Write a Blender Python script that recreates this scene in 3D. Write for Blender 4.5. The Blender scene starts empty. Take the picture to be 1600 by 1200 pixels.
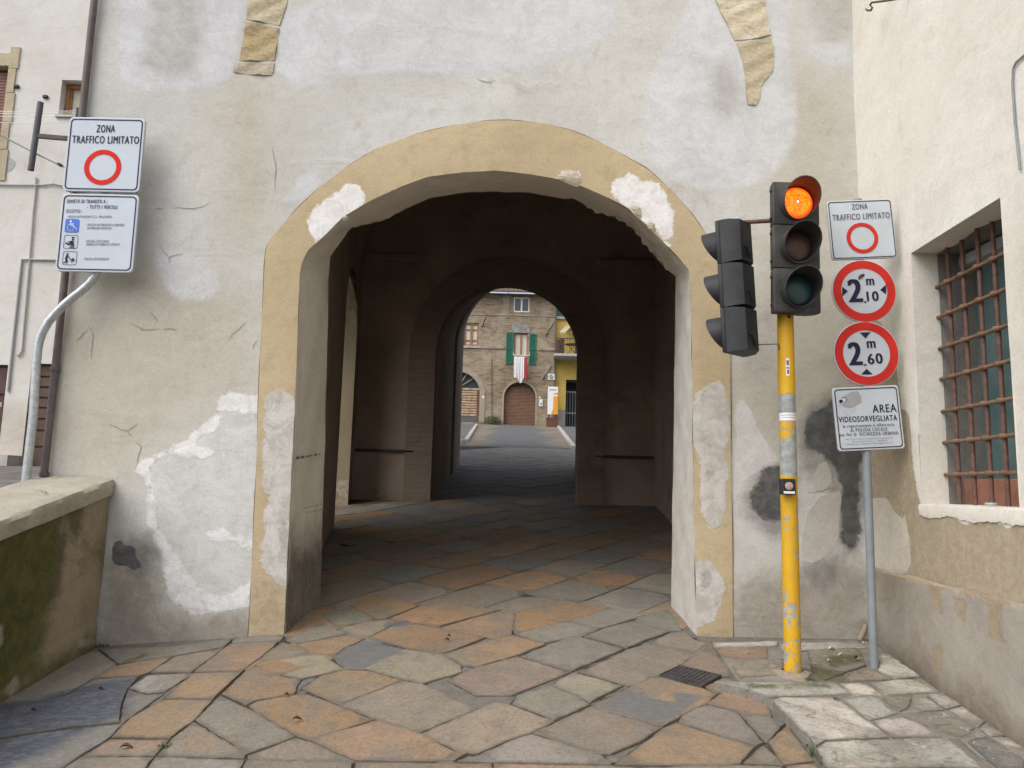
import bpy, math, random
import numpy as np
from mathutils import Vector, Matrix
from mathutils.geometry import delaunay_2d_cdt
random.seed(7); rng = np.random.default_rng(7)
R = math.radians
scene = bpy.context.scene

# ------------------------------------------------------------------ camera
EYE = 1.6
FPX = 1200.0
PITCH, ROLL = R(7.6), R(1.5)
cp, sp, cr, sr = math.cos(PITCH), math.sin(PITCH), math.cos(ROLL), math.sin(ROLL)
cd = bpy.data.cameras.new('camera'); cam = bpy.data.objects.new('camera', cd)
scene.collection.objects.link(cam)
cd.sensor_width = 36; cd.lens = 27; cd.clip_end = 500; cd.clip_start = 0.05
Rv, Uv, Fv = (cr, -sp*sr, cp*sr), (-sr, -sp*cr, cp*cr), (0, cp, sp)
cam.matrix_world = Matrix(((Rv[0], Uv[0], -Fv[0], 0), (Rv[1], Uv[1], -Fv[1], 0), (Rv[2], Uv[2], -Fv[2], EYE), (0, 0, 0, 1)))
scene.camera = cam

# ------------------------------------------------------------------ light
SUN_AZ = R(228)      # compass-like azimuth of the bright side of the cloud, behind the left shoulder
SUN_EL = R(50)
w = bpy.data.worlds.new('World'); scene.world = w; w.use_nodes = True
nt = w.node_tree; bg = nt.nodes['Background']
sky = nt.nodes.new('ShaderNodeTexSky'); sky.sky_type = 'NISHITA'; sky.sun_disc = False
sky.sun_elevation = SUN_EL; sky.sun_rotation = SUN_AZ; sky.dust_density = 4.0; sky.air_density = 1.0
hs = nt.nodes.new('ShaderNodeHueSaturation'); hs.inputs['Saturation'].default_value = 0.48
nt.links.new(sky.outputs[0], hs.inputs['Color']); nt.links.new(hs.outputs[0], bg.inputs[0])
bg.inputs[1].default_value = 0.145
sl = bpy.data.lights.new('sun', 'SUN'); sl.energy = 0.85; sl.angle = R(75); sl.color = (1, .985, .955)
so = bpy.data.objects.new('sun', sl); scene.collection.objects.link(so)
sdir = Vector((math.sin(SUN_AZ)*math.cos(SUN_EL), math.cos(SUN_AZ)*math.cos(SUN_EL), math.sin(SUN_EL)))
so.rotation_euler = sdir.to_track_quat('Z', 'Y').to_euler(); so.location = (-8, -8, 14)
scene.view_settings.view_transform = 'Standard'; scene.view_settings.look = 'None'
scene.view_settings.gamma = 1; scene.view_settings.exposure = 0.58
scene.cycles.max_bounces = 8; scene.cycles.diffuse_bounces = 6

# ------------------------------------------------------------------ where a pixel of the photograph lies on a known plane
def ray(u, v):
    du, dv = (u-800)/FPX, (v-600)/FPX
    a = cr*du + sr*dv; b = -(-sr*du + cr*dv)
    return a, cp - sp*b, sp + cp*b
def onY(u, v, y):
    a = ray(u, v); k = y/a[1]
    return (a[0]*k, y, a[2]*k + EYE)
def onX(u, v, x0, y0=0., m=0.):
    a = ray(u, v); k = (x0 - m*y0)/(a[0] - m*a[1])
    return (a[0]*k, a[1]*k, a[2]*k + EYE)
D = 5.755                                  # distance of the gate front
RX0, RM = 2.672, 0.035                     # right house wall: x = RX0 - RM*(D-y)
def onR(u, v): return onX(u, v, RX0, D, RM)
def gz(x, y):                              # height of the road surface
    z = -0.02 + (.10*y if y < D else .10*D + .115*(y-D))
    z += .022*max(-3.2, min(.9, x))*(1 if y < 8 else max(0., 1-(y-8)/6))
    if x > .5 and y < 5.6: z -= .034*min(1., (x-.5)/.6)*min(1., (5.6-y)/.6)
    if x < -1.6 and y < 9: z -= .085*min(1.5, -1.6-x)
    return z
def gzn(x, y):
    z = gz(x, y)
    return z + .006*math.sin(x*2.1+y*1.3) + .005*math.sin(x*1.1-y*2.3+1)
def onG(u, v, dz=0.):
    a = ray(u, v); t = 3.0
    for _ in range(40):
        f = a[2]*t + EYE - gz(a[0]*t, a[1]*t) - dz
        sl_ = a[2] - .11*a[1]
        t -= f/sl_*.9
    return (a[0]*t, a[1]*t, gz(a[0]*t, a[1]*t) + dz)
def swz(x, y): return .025 + .097*y       # right-hand footway
def onS(u, v):
    a = ray(u, v); k = (.025 - EYE)/(a[2] - .097*a[1])
    return (a[0]*k, a[1]*k, a[2]*k + EYE)

# ------------------------------------------------------------------ object helpers
COL = scene.collection
def thing(name, label, cat, loc=(0, 0, 0), group=None):
    o = bpy.data.objects.new(name, None); o.empty_display_size = .2
    COL.objects.link(o); o.location = loc; o['label'] = label; o['category'] = cat
    if group: o['group'] = group
    return o
def tag(o, label, cat, group=None):
    o['label'] = label; o['category'] = cat
    if group: o['group'] = group
    return o
def wloc(o):
    p = Vector((0, 0, 0))
    while o: p = p + Vector(o.location); o = o.parent
    return p
class MB:
    def __init__(s): s.v = []; s.f = []; s.mi = []
    def add(s, vs, fs, m=0):
        n = len(s.v); s.v += [tuple(p) for p in vs]; s.f += [tuple(i+n for i in f) for f in fs]; s.mi += [m]*len(fs)
        return s
    def box(s, a, b, m=0, bev=0.):
        (x0, y0, z0), (x1, y1, z1) = a, b
        if bev <= 0:
            vs = [(x, y, z) for x in (x0, x1) for y in (y0, y1) for z in (z0, z1)]
            return s.add(vs, [(0, 1, 3, 2), (4, 6, 7, 5), (0, 4, 5, 1), (2, 3, 7, 6), (0, 2, 6, 4), (1, 5, 7, 3)], m)
        # chamfered box: rounded-rectangle section swept with chamfered ends
        def ring(e, z): return [(x0+e, y0, z), (x1-e, y0, z), (x1, y0+e, z), (x1, y1-e, z), (x1-e, y1, z), (x0+e, y1, z), (x0, y1-e, z), (x0, y0+e, z)]
        def ringi(e, z): return [(x0+e, y0+e*.6, z), (x1-e, y0+e*.6, z), (x1-e*.6, y0+e, z), (x1-e*.6, y1-e, z), (x1-e, y1-e*.6, z), (x0+e, y1-e*.6, z), (x0+e*.6, y1-e, z), (x0+e*.6, y0+e, z)]
        rs = [ringi(bev, z0), ring(bev, z0+bev), ring(bev, z1-bev), ringi(bev, z1)]
        vs = sum(rs, []); fs = []
        for k in range(3):
            for i in range(8): j = (i+1) % 8; fs.append((k*8+i, k*8+j, k*8+8+j, k*8+8+i))
        fs += [tuple(range(7, -1, -1)), tuple(range(24, 32))]
        return s.add(vs, fs, m)
    def tube(s, pts, r, n=14, m=0, caps=True):
        pts = [Vector(p) for p in pts]; rs = r if isinstance(r, (list, tuple)) else [r]*len(pts)
        t0 = (pts[1]-pts[0]).normalized(); up = Vector((0, 0, 1)) if abs(t0.z) < .9 else Vector((1, 0, 0))
        a = t0.cross(up).normalized(); vs = []; fs = []
        for i, p in enumerate(pts):
            t = ((pts[min(i+1, len(pts)-1)]-p).normalized() if i < len(pts)-1 else Vector()) + ((p-pts[i-1]).normalized() if i else Vector())
            t.normalize(); a = (a - t*a.dot(t)).normalized(); b = t.cross(a)
            for k in range(n):
                an = 2*math.pi*k/n; vs.append(p + a*rs[i]*math.cos(an) + b*rs[i]*math.sin(an))
        for i in range(len(pts)-1):
            for k in range(n): j = (k+1) % n; fs.append((i*n+k, i*n+j, i*n+n+j, i*n+n+k))
        if caps: fs += [tuple(range(n-1, -1, -1)), tuple(range((len(pts)-1)*n, len(pts)*n))]
        return s.add(vs, fs, m)
    def prism(s, pl, d, m=0):               # closed 3-D polygon extruded by vector d
        n = len(pl); d = Vector(d); vs = [Vector(p) for p in pl] + [Vector(p)+d for p in pl]
        fs = [tuple(range(n-1, -1, -1)), tuple(range(n, 2*n))] + [(i, (i+1) % n, n+(i+1) % n, n+i) for i in range(n)]
        return s.add(vs, fs, m)
    def build(s, name, mats, parent=None, smooth=False):
        me = bpy.data.meshes.new(name); off = wloc(parent) if parent else Vector((0, 0, 0))
        me.from_pydata([(p[0]-off.x, p[1]-off.y, p[2]-off.z) for p in s.v], [], s.f)
        for m in (mats if isinstance(mats, (list, tuple)) else [mats]): me.materials.append(m)
        if any(s.mi): me.polygons.foreach_set('material_index', s.mi)
        me.update()
        import bmesh
        bm = bmesh.new(); bm.from_mesh(me); bmesh.ops.recalc_face_normals(bm, faces=bm.faces); bm.to_mesh(me); bm.free()
        if smooth:
            me.polygons.foreach_set('use_smooth', [True]*len(me.polygons))
            if smooth != 'all':
                try: me.set_sharp_from_angle(angle=R(38))
                except Exception: pass
        o = bpy.data.objects.new(name, me); COL.objects.link(o)
        if parent: o.parent = parent
        return o
def fattr(o, name, arr):
    a = o.data.attributes.new(name, 'FLOAT', 'POINT'); a.data.foreach_set('value', np.asarray(arr, np.float32))
def cattr(o, name, arr):
    a = o.data.attributes.new(name, 'FLOAT_COLOR', 'POINT'); a.data.foreach_set('color', np.asarray(arr, np.float32).ravel())
def sdf(P, poly):                            # >0 inside
    P = np.asarray(P, float); q = np.asarray(poly, float)
    d = np.full(len(P), 1e9); ins = np.zeros(len(P), bool)
    for i in range(len(q)):
        a, b = q[i], q[(i+1) % len(q)]; e = b-a; wv = P-a
        t = np.clip((wv@e)/max(e@e, 1e-12), 0, 1); d = np.minimum(d, ((wv-t[:, None]*e)**2).sum(1))
        c = (a[1] > P[:, 1]) != (b[1] > P[:, 1])
        with np.errstate(divide='ignore', invalid='ignore'):
            xi = (b[0]-a[0])*(P[:, 1]-a[1])/(b[1]-a[1]) + a[0]
        ins ^= c & (P[:, 0] < xi)
    d = np.sqrt(d); return np.where(ins, d, -d)
def sdfu(P, polys):
    r = np.full(len(P), -9.)
    for p in polys: r = np.maximum(r, sdf(P, p))
    return r
def smooth_poly(p, it=1):
    for _ in range(it):
        q = []
        for i in range(len(p)):
            a, b = p[i], p[(i+1) % len(p)]
            q += [tuple(.75*x+.25*y for x, y in zip(a, b)), tuple(.25*x+.75*y for x, y in zip(a, b))]
        p = q
    return p
def resample(pl, n):
    pl = [Vector(p) for p in pl]; L = [0]
    for a, b in zip(pl, pl[1:]): L.append(L[-1]+(b-a).length)
    out = []; j = 0
    for i in range(n):
        s_ = L[-1]*i/(n-1)
        while j < len(pl)-2 and L[j+1] < s_: j += 1
        t = (s_-L[j])/max(L[j+1]-L[j], 1e-9); out.append(pl[j].lerp(pl[j+1], min(1, t)))
    return out

# ------------------------------------------------------------------ materials
class NT:
    def __init__(s, name):
        s.m = bpy.data.materials.new(name); s.m.use_nodes = True; s.t = s.m.node_tree
        s.b = s.t.nodes['Principled BSDF']; s.tc = None
    def n(s, t): return s.t.nodes.new('ShaderNode'+t)
    def l(s, a, b): s.t.links.new(a, b)
    def coord(s):
        if not s.tc: s.tc = s.n('TexCoord')
        return s.tc.outputs['Object']
    def noise(s, scale, detail=5, rough=.6, dist=0., vec=None, stretch=None):
        x = s.n('TexNoise'); x.inputs['Scale'].default_value = scale; x.inputs['Detail'].default_value = detail
        x.inputs['Roughness'].default_value = rough; x.inputs['Distortion'].default_value = dist
        v = vec or s.coord()
        if stretch:
            mp = s.n('Mapping'); mp.inputs['Scale'].default_value = stretch; s.l(v, mp.inputs[0]); v = mp.outputs[0]
        s.l(v, x.inputs['Vector']); return x.outputs['Fac']
    def ramp(s, f, a, b, smooth=True):
        x = s.n('MapRange'); x.interpolation_type = 'SMOOTHSTEP' if smooth else 'LINEAR'
        x.inputs[1].default_value = a; x.inputs[2].default_value = b; s.l(f, x.inputs[0]); return x.outputs[0]
    def math(s, op, a, b=None):
        x = s.n('Math'); x.operation = op
        for i, k in enumerate((a, b)):
            if k is None: continue
            if isinstance(k, (int, float)): x.inputs[i].default_value = k
            else: s.l(k, x.inputs[i])
        return x.outputs[0]
    def mix(s, f, a, b, mode='MIX'):
        x = s.n('Mix'); x.data_type = 'RGBA'; x.blend_type = mode
        for k, i in ((f, 0), (a, 6), (b, 7)):
            if isinstance(k, (int, float)): x.inputs[i].default_value = k
            elif isinstance(k, tuple): x.inputs[i].default_value = (*k[:3], 1)
            else: s.l(k, x.inputs[i])
        return x.outputs[2]
    def attr(s, name, col=False):
        x = s.n('Attribute'); x.attribute_name = name; return x.outputs['Color' if col else 'Fac']
    def bump(s, h, st=.3, d=.01, prev=None):
        x = s.n('Bump'); x.inputs['Strength'].default_value = st; x.inputs['Distance'].default_value = d
        s.l(h, x.inputs['Height'])
        if prev: s.l(prev, x.inputs['Normal'])
        return x.outputs[0]
    def done(s, col, rough=.9, nrm=None, metal=0., spec=.3):
        if isinstance(col, tuple): s.b.inputs['Base Color'].default_value = (*col, 1)
        else: s.l(col, s.b.inputs['Base Color'])
        if isinstance(rough, (int, float)): s.b.inputs['Roughness'].default_value = rough
        else: s.l(rough, s.b.inputs['Roughness'])
        s.b.inputs['Metallic'].default_value = metal; s.b.inputs['Specular IOR Level'].default_value = spec
        if nrm: s.l(nrm, s.b.inputs['Normal'])
        return s.m
def plaster(name, c1, c2, masks=(), sc=.9, bst=.35, fine=.07, streak=.0, stains=None):
    """lime plaster: broad drift c1..c2, mottling, speckle, then patches whose outlines come from distance attributes"""
    k = NT(name)
    f1 = k.ramp(k.noise(sc, 7, .62, .6), .34, .66); col = k.mix(f1, c1, c2)
    f2 = k.noise(sc*7, 6, .65); d = tuple(x*(1-fine*2.4) for x in c1); col = k.mix(k.ramp(f2, .45, .8), col, d)
    if stains:
        f = k.ramp(k.math('MULTIPLY', k.noise(2.3, 9, .7, 1.2), k.noise(.7, 3)), .30, .42); col = k.mix(k.math('MULTIPLY', f, .55), col, stains)
        f = k.ramp(k.noise(17, 6, .8, .8), .64, .69); col = k.mix(k.math('MULTIPLY', f, .5), col, tuple(x*.7 for x in stains))
    if streak:
        f = k.ramp(k.noise(5, 5, .6, .3, stretch=(1, 1, .12)), .52, .75); col = k.mix(k.math('MULTIPLY', f, streak), col, tuple(x*.62 for x in c1))
    h = k.math('ADD', k.noise(5, 9, .66), k.math('ADD', k.math('MULTIPLY', k.noise(70, 4, .7), .18), k.math('MULTIPLY', k.noise(1.6, 3, .5, 1., stretch=(1, 1, 2.2)), 1.2)))
    for (an, ca, cb, ns, amp, soft, op, hb) in masks:
        s_ = k.math('ADD', k.attr(an), k.math('MULTIPLY', k.math('SUBTRACT', k.noise(ns, 13, .74, .6), .5), amp))
        f = k.ramp(s_, -soft, soft)
        inner = k.mix(k.ramp(k.noise(ns*1.7, 11, .76, .6), .40, .62), ca, cb)
        col = k.mix(k.math('MULTIPLY', f, op), col, inner)
        if hb: h = k.math('ADD', h, k.math('MULTIPLY', f, hb))
    g = k.noise(62, 5, .8); col = k.mix(k.math('MULTIPLY', k.ramp(g, .44, .62), .15), col, (.35, .33, .3), 'MULTIPLY')
    g = k.noise(14, 10, .78, .6); col = k.mix(k.math('MULTIPLY', k.ramp(g, .50, .64), .15), col, (.5, .47, .42), 'MULTIPLY')
    return k.done(col, .93, k.bump(h, bst, .02), spec=.2)
def simple(name, col, rough=.6, metal=0., var=.12, sc=12, bump=.1, spec=.4):
    k = NT(name); f = k.noise(sc, 6, .6, .3)
    c = k.mix(k.ramp(f, .3, .7), tuple(x*(1-var) for x in col), tuple(min(1, x*(1+var)) for x in col))
    return k.done(c, rough, k.bump(k.noise(sc*5, 4), bump, .005) if bump else None, metal, spec)

M = {}
#              attr    colour a            colour b           noise  amp  soft  opacity height
M['gate'] = plaster('gate_plaster', (.60, .60, .575), (.535, .53, .497), (
    ('tan', (.485, .45, .37), (.43, .395, .315), 1.6, .35, .30, .75, 0),
    ('blue', (.63, .64, .66), (.545, .55, .565), 2.2, .14, .035, .85, .25),
    ('smudge', (.37, .355, .33), (.47, .46, .43), 2.6, .30, .09, .7, 0),
    ('grime', (.27, .235, .19), (.37, .33, .28), 3.0, .42, .09, .8, -.1),
    ('grey', (.645, .645, .635), (.55, .545, .525), 2.4, .09, .006, .92, .3),
    ('white', (.82, .82, .825), (.67, .665, .655), 5., .20, .013, .88, .45),
    ('haze', (.17, .17, .165), (.30, .285, .26), 3.4, .30, .06, .68, 0),
    ('dark', (.055, .057, .06), (.12, .12, .12), 5.0, .18, .018, .88, -.1),
    ('black', (.09, .09, .095), (.17, .17, .17), 6., .045, .004, .95, .2),
    ('pale', (.53, .505, .46), (.47, .45, .41), 5., .07, .005, .95, .35),
    ), stains=(.40, .35, .26), streak=.13)
M['surround'] = plaster('ochre_plaster', (.525, .43, .28), (.47, .38, .24), (
    ('jamb', (.60, .59, .57), (.45, .43, .39), 4., .24, .008, .92, .4),
    ('base', (.39, .31, .20), (.50, .41, .29), 4., .24, .02, .85, -.1),
    ('spot', (.26, .25, .24), (.40, .38, .35), 8., .14, .012, .65, -.1),
    ('white', (.84, .84, .86), (.70, .69, .67), 6., .20, .011, .92, .5)), fine=.09, stains=(.38, .29, .17), streak=.10)
M['reveal'] = plaster('reveal_plaster', (.73, .685, .595), (.64, .60, .515), (
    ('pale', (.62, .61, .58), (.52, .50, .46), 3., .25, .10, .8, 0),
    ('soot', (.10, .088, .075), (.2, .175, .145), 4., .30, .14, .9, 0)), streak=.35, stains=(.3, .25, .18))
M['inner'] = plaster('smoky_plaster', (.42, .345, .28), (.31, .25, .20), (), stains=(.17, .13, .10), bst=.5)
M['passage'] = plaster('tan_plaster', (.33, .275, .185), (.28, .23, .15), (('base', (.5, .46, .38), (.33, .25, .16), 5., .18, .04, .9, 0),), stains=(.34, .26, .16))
M['right'] = plaster('cream_plaster', (.79, .77, .71), (.72, .695, .625), (
    ('dirt', (.52, .48, .41), (.60, .56, .48), 2.5, .30, .25, .7, 0),
    ('brown', (.375, .31, .22), (.44, .38, .285), 12., .09, .005, 1.0, -.7),
    ('patch', (.60, .56, .48), (.53, .485, .41), 4., .06, .005, 1.0, .3),
    ), stains=(.60, .53, .41), fine=.04, streak=.12)
M['dado'] = plaster('grey_render', (.40, .37, .325), (.335, .305, .265), (
    ('brown', (.40, .32, .215), (.33, .26, .18), 7., .16, .02, .9, -.4),
    ('grime', (.20, .165, .125), (.27, .23, .18), 5., .25, .10, .8, 0)), streak=.35, stains=(.24, .195, .14), bst=.45)
M['left'] = plaster('white_plaster', (.70, .685, .645), (.62, .60, .55), (('dirt', (.47, .43, .36), (.55, .51, .45), 1., .5, .5, .85, 0),), stains=(.5, .45, .37), fine=.03)
M['parapet'] = plaster('mossy_render', (.36, .295, .205), (.265, .215, .145), (
    ('dark', (.030, .026, .018), (.075, .062, .04), 4., .34, .06, .72, 0),
    ('moss', (.058, .070, .012), (.115, .115, .03), 5., .40, .10, .78, .3),
    ('lich', (.36, .34, .29), (.27, .25, .2), 9., .12, .02, .9, .2)), sc=1.8, streak=.5, stains=(.12, .095, .055), bst=.6)
M['coping'] = plaster('coping_concrete', (.42, .385, .32), (.33, .30, .24), (('moss', (.16, .15, .06), (.26, .225, .13), 9., .16, .05, .85, 0),), sc=2.5, stains=(.22, .19, .12), bst=.6)
M['tuff'] = plaster('ochre_stone', (.50, .40, .24), (.39, .305, .175), (), sc=6, stains=(.22, .16, .09), bst=.9)
M['tuffw'] = plaster('pale_stone', (.64, .58, .45), (.56, .48, .34), (), sc=9, stains=(.33, .25, .16), bst=1.0)
M['tuffg'] = plaster('grey_tan_stone', (.50, .44, .34), (.42, .37, .29), (), sc=8, stains=(.25, .21, .16), bst=.9)
M['crack'] = simple('crack_stain', (.27, .225, .16), .95)

def paving_mat(name, wear=1.0):
    k = NT(name); col = k.attr('col', True)
    f = k.noise(1.9, 8, .68, .9); col = k.mix(k.ramp(f, .42, .62), col, k.mix(.72, col, (.20, .182, .152)))
    f = k.noise(4.2, 6, .6, .4); col = k.mix(k.math('MULTIPLY', k.ramp(f, .56, .74), .5), col, (.285, .185, .10))
    f = k.noise(1.1, 6, .7, 1.2); col = k.mix(k.math('MULTIPLY', k.ramp(f, .48, .66), .45), col, k.mix(1., col, (1.35, 1.32, 1.28), 'MULTIPLY'))
    f = k.noise(9, 8, .75, 1.0); col = k.mix(k.math('MULTIPLY', k.ramp(f, .45, .66), .5), col, k.mix(1., col, (.66, .65, .64), 'MULTIPLY'))
    f = k.noise(48, 8, .82); col = k.mix(k.math('MULTIPLY', k.ramp(f, .46, .60), .6), col, k.mix(1., col, (.58, .57, .56), 'MULTIPLY'))
    f = k.noise(21, 7, .75, 1.5); col = k.mix(k.math('MULTIPLY', k.ramp(f, .635, .67), .75), col, (.09, .08, .07))
    f = k.noise(30, 6, .75, 1.0); col = k.mix(k.math('MULTIPLY', k.ramp(f, .645, .68), .45), col, (.46, .44, .40))
    for an, ca, cb, ns, amp, soft, op in (('cement', (.135, .133, .13), (.17, .165, .16), 9., .045, .010, .97), ('blue', (.058, .066, .088), (.13, .14, .165), 5., .20, .06, .95), ('moss', (.06, .065, .02), (.11, .1, .05), 14., .10, .03, .85)):
        s_ = k.math('ADD', k.attr(an), k.math('MULTIPLY', k.math('SUBTRACT', k.noise(ns, 9, .68, .6), .5), amp))
        c_ = k.mix(k.ramp(k.noise(11, 7, .7, 1.5, stretch=(1, 2.2, 1)), .42, .62), ca, cb)
        if an == 'blue': c_ = k.mix(k.math('MULTIPLY', k.ramp(k.noise(24, 5, .7, 2, stretch=(.5, 1.5, 1)), .62, .70), .6), c_, (.42, .42, .43))
        col = k.mix(k.math('MULTIPLY', k.ramp(s_, -soft, soft), op), col, c_)
    f = k.math('MULTIPLY', k.ramp(k.noise(8, 9, .78, 1.2), .54, .62), k.math('MULTIPLY', k.attr('lich'), .6)); col = k.mix(f, col, (.06, .055, .045))
    f = k.math('MULTIPLY', k.ramp(k.noise(13, 8, .75, .6), .58, .64), k.math('MULTIPLY', k.attr('lich'), .6)); col = k.mix(f, col, (.50, .49, .46))
    e = k.attr('edge'); col = k.mix(k.math('MULTIPLY', k.ramp(k.math('ADD', e, k.math('MULTIPLY', k.noise(20, 5, .7), -.045)), .006, -.024), .6), col, (.10, .09, .075))
    h = k.math('ADD', k.math('MULTIPLY', k.noise(9, 8, .62), .9), k.math('MULTIPLY', k.noise(60, 4, .65), .5))
    return k.done(col, .70, k.bump(h, .7*wear, .014), spec=.35)
M['paving'] = paving_mat('sandstone_paving')
k = NT('dirt_joint'); f = k.ramp(k.math('ADD', k.attr('gap'), k.math('MULTIPLY', k.math('SUBTRACT', k.noise(17, 6, .7), .5), .014)), .006, .013)
M['mortar'] = k.done(k.mix(f, k.mix(k.ramp(k.noise(9, 6, .7), .35, .65), (.040, .036, .030), (.075, .067, .055)), k.mix(k.ramp(k.noise(14, 7, .7), .35, .65), (.185, .172, .15), (.135, .127, .115))), .95, k.bump(k.noise(40, 6, .7), .7, .012), spec=.15)
M['asphalt'] = simple('old_asphalt', (.125, .125, .13), .9, var=.22, sc=2.0, bump=.4)
M['asph_edge'] = simple('worn_asphalt_edge', (.22, .195, .15), .9, var=.35, sc=3.0, bump=.4)
M['terr'] = simple('dark_stone_ground', (.13, .122, .11), .9, var=.4, sc=3, bump=.8)
M['kerb'] = simple('pale_kerb_stone', (.42, .40, .37), .85, var=.15, sc=6)
M['galv'] = None
k = NT('galvanised_steel'); f = k.noise(26, 5, .6, .6); c = k.mix(k.ramp(f, .35, .65), (.40, .43, .44), (.52, .55, .56)); M['galv'] = k.done(c, .42, k.bump(k.noise(60, 3), .08, .003), .55)
M['greypaint'] = simple('grey_painted_steel', (.235, .265, .285), .45, var=.1, sc=9, bump=.06)
M['darkpipe'] = simple('brown_painted_pipe', (.115, .092, .09), .55, var=.2, sc=10)
M['greymetal'] = simple('dark_grey_tube', (.085, .085, .098), .5, var=.15, sc=10)
M['signback'] = simple('sign_aluminium', (.44, .46, .48), .4, .6, var=.08)
M['signwhite'] = simple('reflective_white', (.53, .585, .66), .5, var=.03, sc=4, bump=0, spec=.2)
M['signwhite2'] = simple('dull_white', (.54, .585, .63), .5, var=.05, sc=5, bump=0, spec=.2)
M['ink'] = simple('dark_ink', (.030, .022, .050), .6, var=.1, bump=0, spec=.15)
M['inkgrey'] = simple('faded_ink', (.12, .115, .14), .5, var=.1, bump=0)
M['red'] = simple('sign_red', (.62, .022, .010), .6, var=.05, bump=0, spec=.15)
M['red2'] = simple('sign_red_faded', (.58, .035, .026), .6, var=.08, sc=6, bump=0, spec=.15)
M['blue'] = simple('sign_blue', (.035, .14, .62), .4, var=.05, bump=0)
M['camgrey'] = simple('sign_grey', (.36, .37, .37), .5, var=.05, bump=0)
M['black'] = simple('weathered_black_plastic', (.021, .022, .026), .55, var=.35, sc=7, bump=.1)
M['blackd'] = simple('dusty_dark_plastic', (.048, .046, .044), .6, var=.45, sc=6, bump=.1)
k = NT('peeling_yellow_paint')
f = k.attr('peel'); s_ = k.math('ADD', f, k.math('MULTIPLY', k.math('SUBTRACT', k.noise(17, 9, .74, .4), .5), .95))
c = k.mix(k.ramp(k.noise(4, 5), .3, .7), (.66, .385, .012), (.57, .325, .015)); c = k.mix(k.ramp(k.noise(30, 4, .7), .66, .72), c, (.30, .19, .05))
c = k.mix(k.ramp(s_, .235, .26), c, k.mix(k.ramp(k.noise(20, 4), .35, .65), (.25, .27, .265), (.36, .38, .38)))
M['yellow'] = k.done(c, .5, k.bump(k.math('MULTIPLY', k.ramp(s_, .235, .26), -1.), .4, .004), spec=.4)
M['rust'] = simple('rusty_painted_iron', (.135, .072, .056), .7, var=.3, sc=25, bump=.3)
M['rusth'] = simple('rusty_iron_light', (.19, .115, .07), .75, var=.3, sc=25, bump=.3)
M['iron'] = simple('dark_iron', (.05, .045, .045), .7, var=.3, sc=20, bump=.3)
M['wood'] = simple('brown_wood', (.30, .15, .06), .6, var=.25, sc=9)
M['door'] = simple('dark_brown_door', (.075, .038, .03), .6, var=.2, sc=6)
M['doorl'] = simple('garage_brown', (.10, .058, .045), .65, var=.2, sc=6)
M['stoneframe'] = plaster('sandstone_frame', (.53, .46, .33), (.46, .39, .265), (), sc=4)
k = NT('window_glass'); k.done((.05, .075, .08), .06, None, 0., .6); M['glass'] = k.m
k = NT('teal_poster_glass'); c = k.mix(k.ramp(k.noise(3, 4), .3, .7), (.085, .15, .155), (.15, .225, .225)); k.done(c, .12, None, 0, .6); M['teal'] = k.m
M['tealtext'] = simple('pale_teal', (.17, .28, .28), .4, bump=0)
M['greyblue'] = simple('grey_blue_frame', (.46, .52, .56), .5, var=.1)
M['terracotta'] = simple('terracotta', (.35, .165, .11), .85, var=.2, sc=8)
M['curtain'] = simple('pale_curtain', (.62, .58, .48), .9, var=.08)
M['whitep'] = simple('white_paint', (.78, .78, .78), .5, var=.05)
M['paper'] = simple('white_paper', (.78, .77, .80), .8, var=.06)
M['pink'] = simple('pink_button', (.62, .25, .25), .4, bump=0)
M['leaf'] = simple('dry_leaf_brown', (.10, .05, .03), .8, var=.4, sc=40)
M['green'] = simple('leaf_green', (.065, .105, .03), .7, var=.4, sc=30, bump=0)
M['shutter'] = simple('green_shutter', (.012, .135, .085), .5, var=.15)
M['gar'] = simple('brown_roller_door', (.175, .092, .055), .6, var=.15, sc=3)
M['yellowwall'] = plaster('yellow_plaster', (.60, .44, .13), (.54, .39, .11), (), stains=(.4, .3, .08))
M['greybase'] = plaster('grey_base', (.30, .285, .25), (.25, .235, .2), ())
M['plankdoor'] = simple('tan_wood_plank', (.42, .29, .19), .6, var=.35, sc=4)
M['plankdoord'] = simple('dark_wood', (.13, .07, .045), .6, var=.3, sc=5)
M['tile'] = simple('roof_tile', (.33, .24, .18), .85, var=.4, sc=9)
M['orange'] = simple('poster_orange', (.75, .33, .03), .5, var=.05)
M['cloth'] = simple('white_cloth', (.74, .72, .72), .9, var=.06)
M['clothred'] = simple('red_cloth', (.42, .035, .06), .9, var=.1)
M['corten'] = simple('corten_steel', (.135, .055, .035), .8, var=.25)
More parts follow.
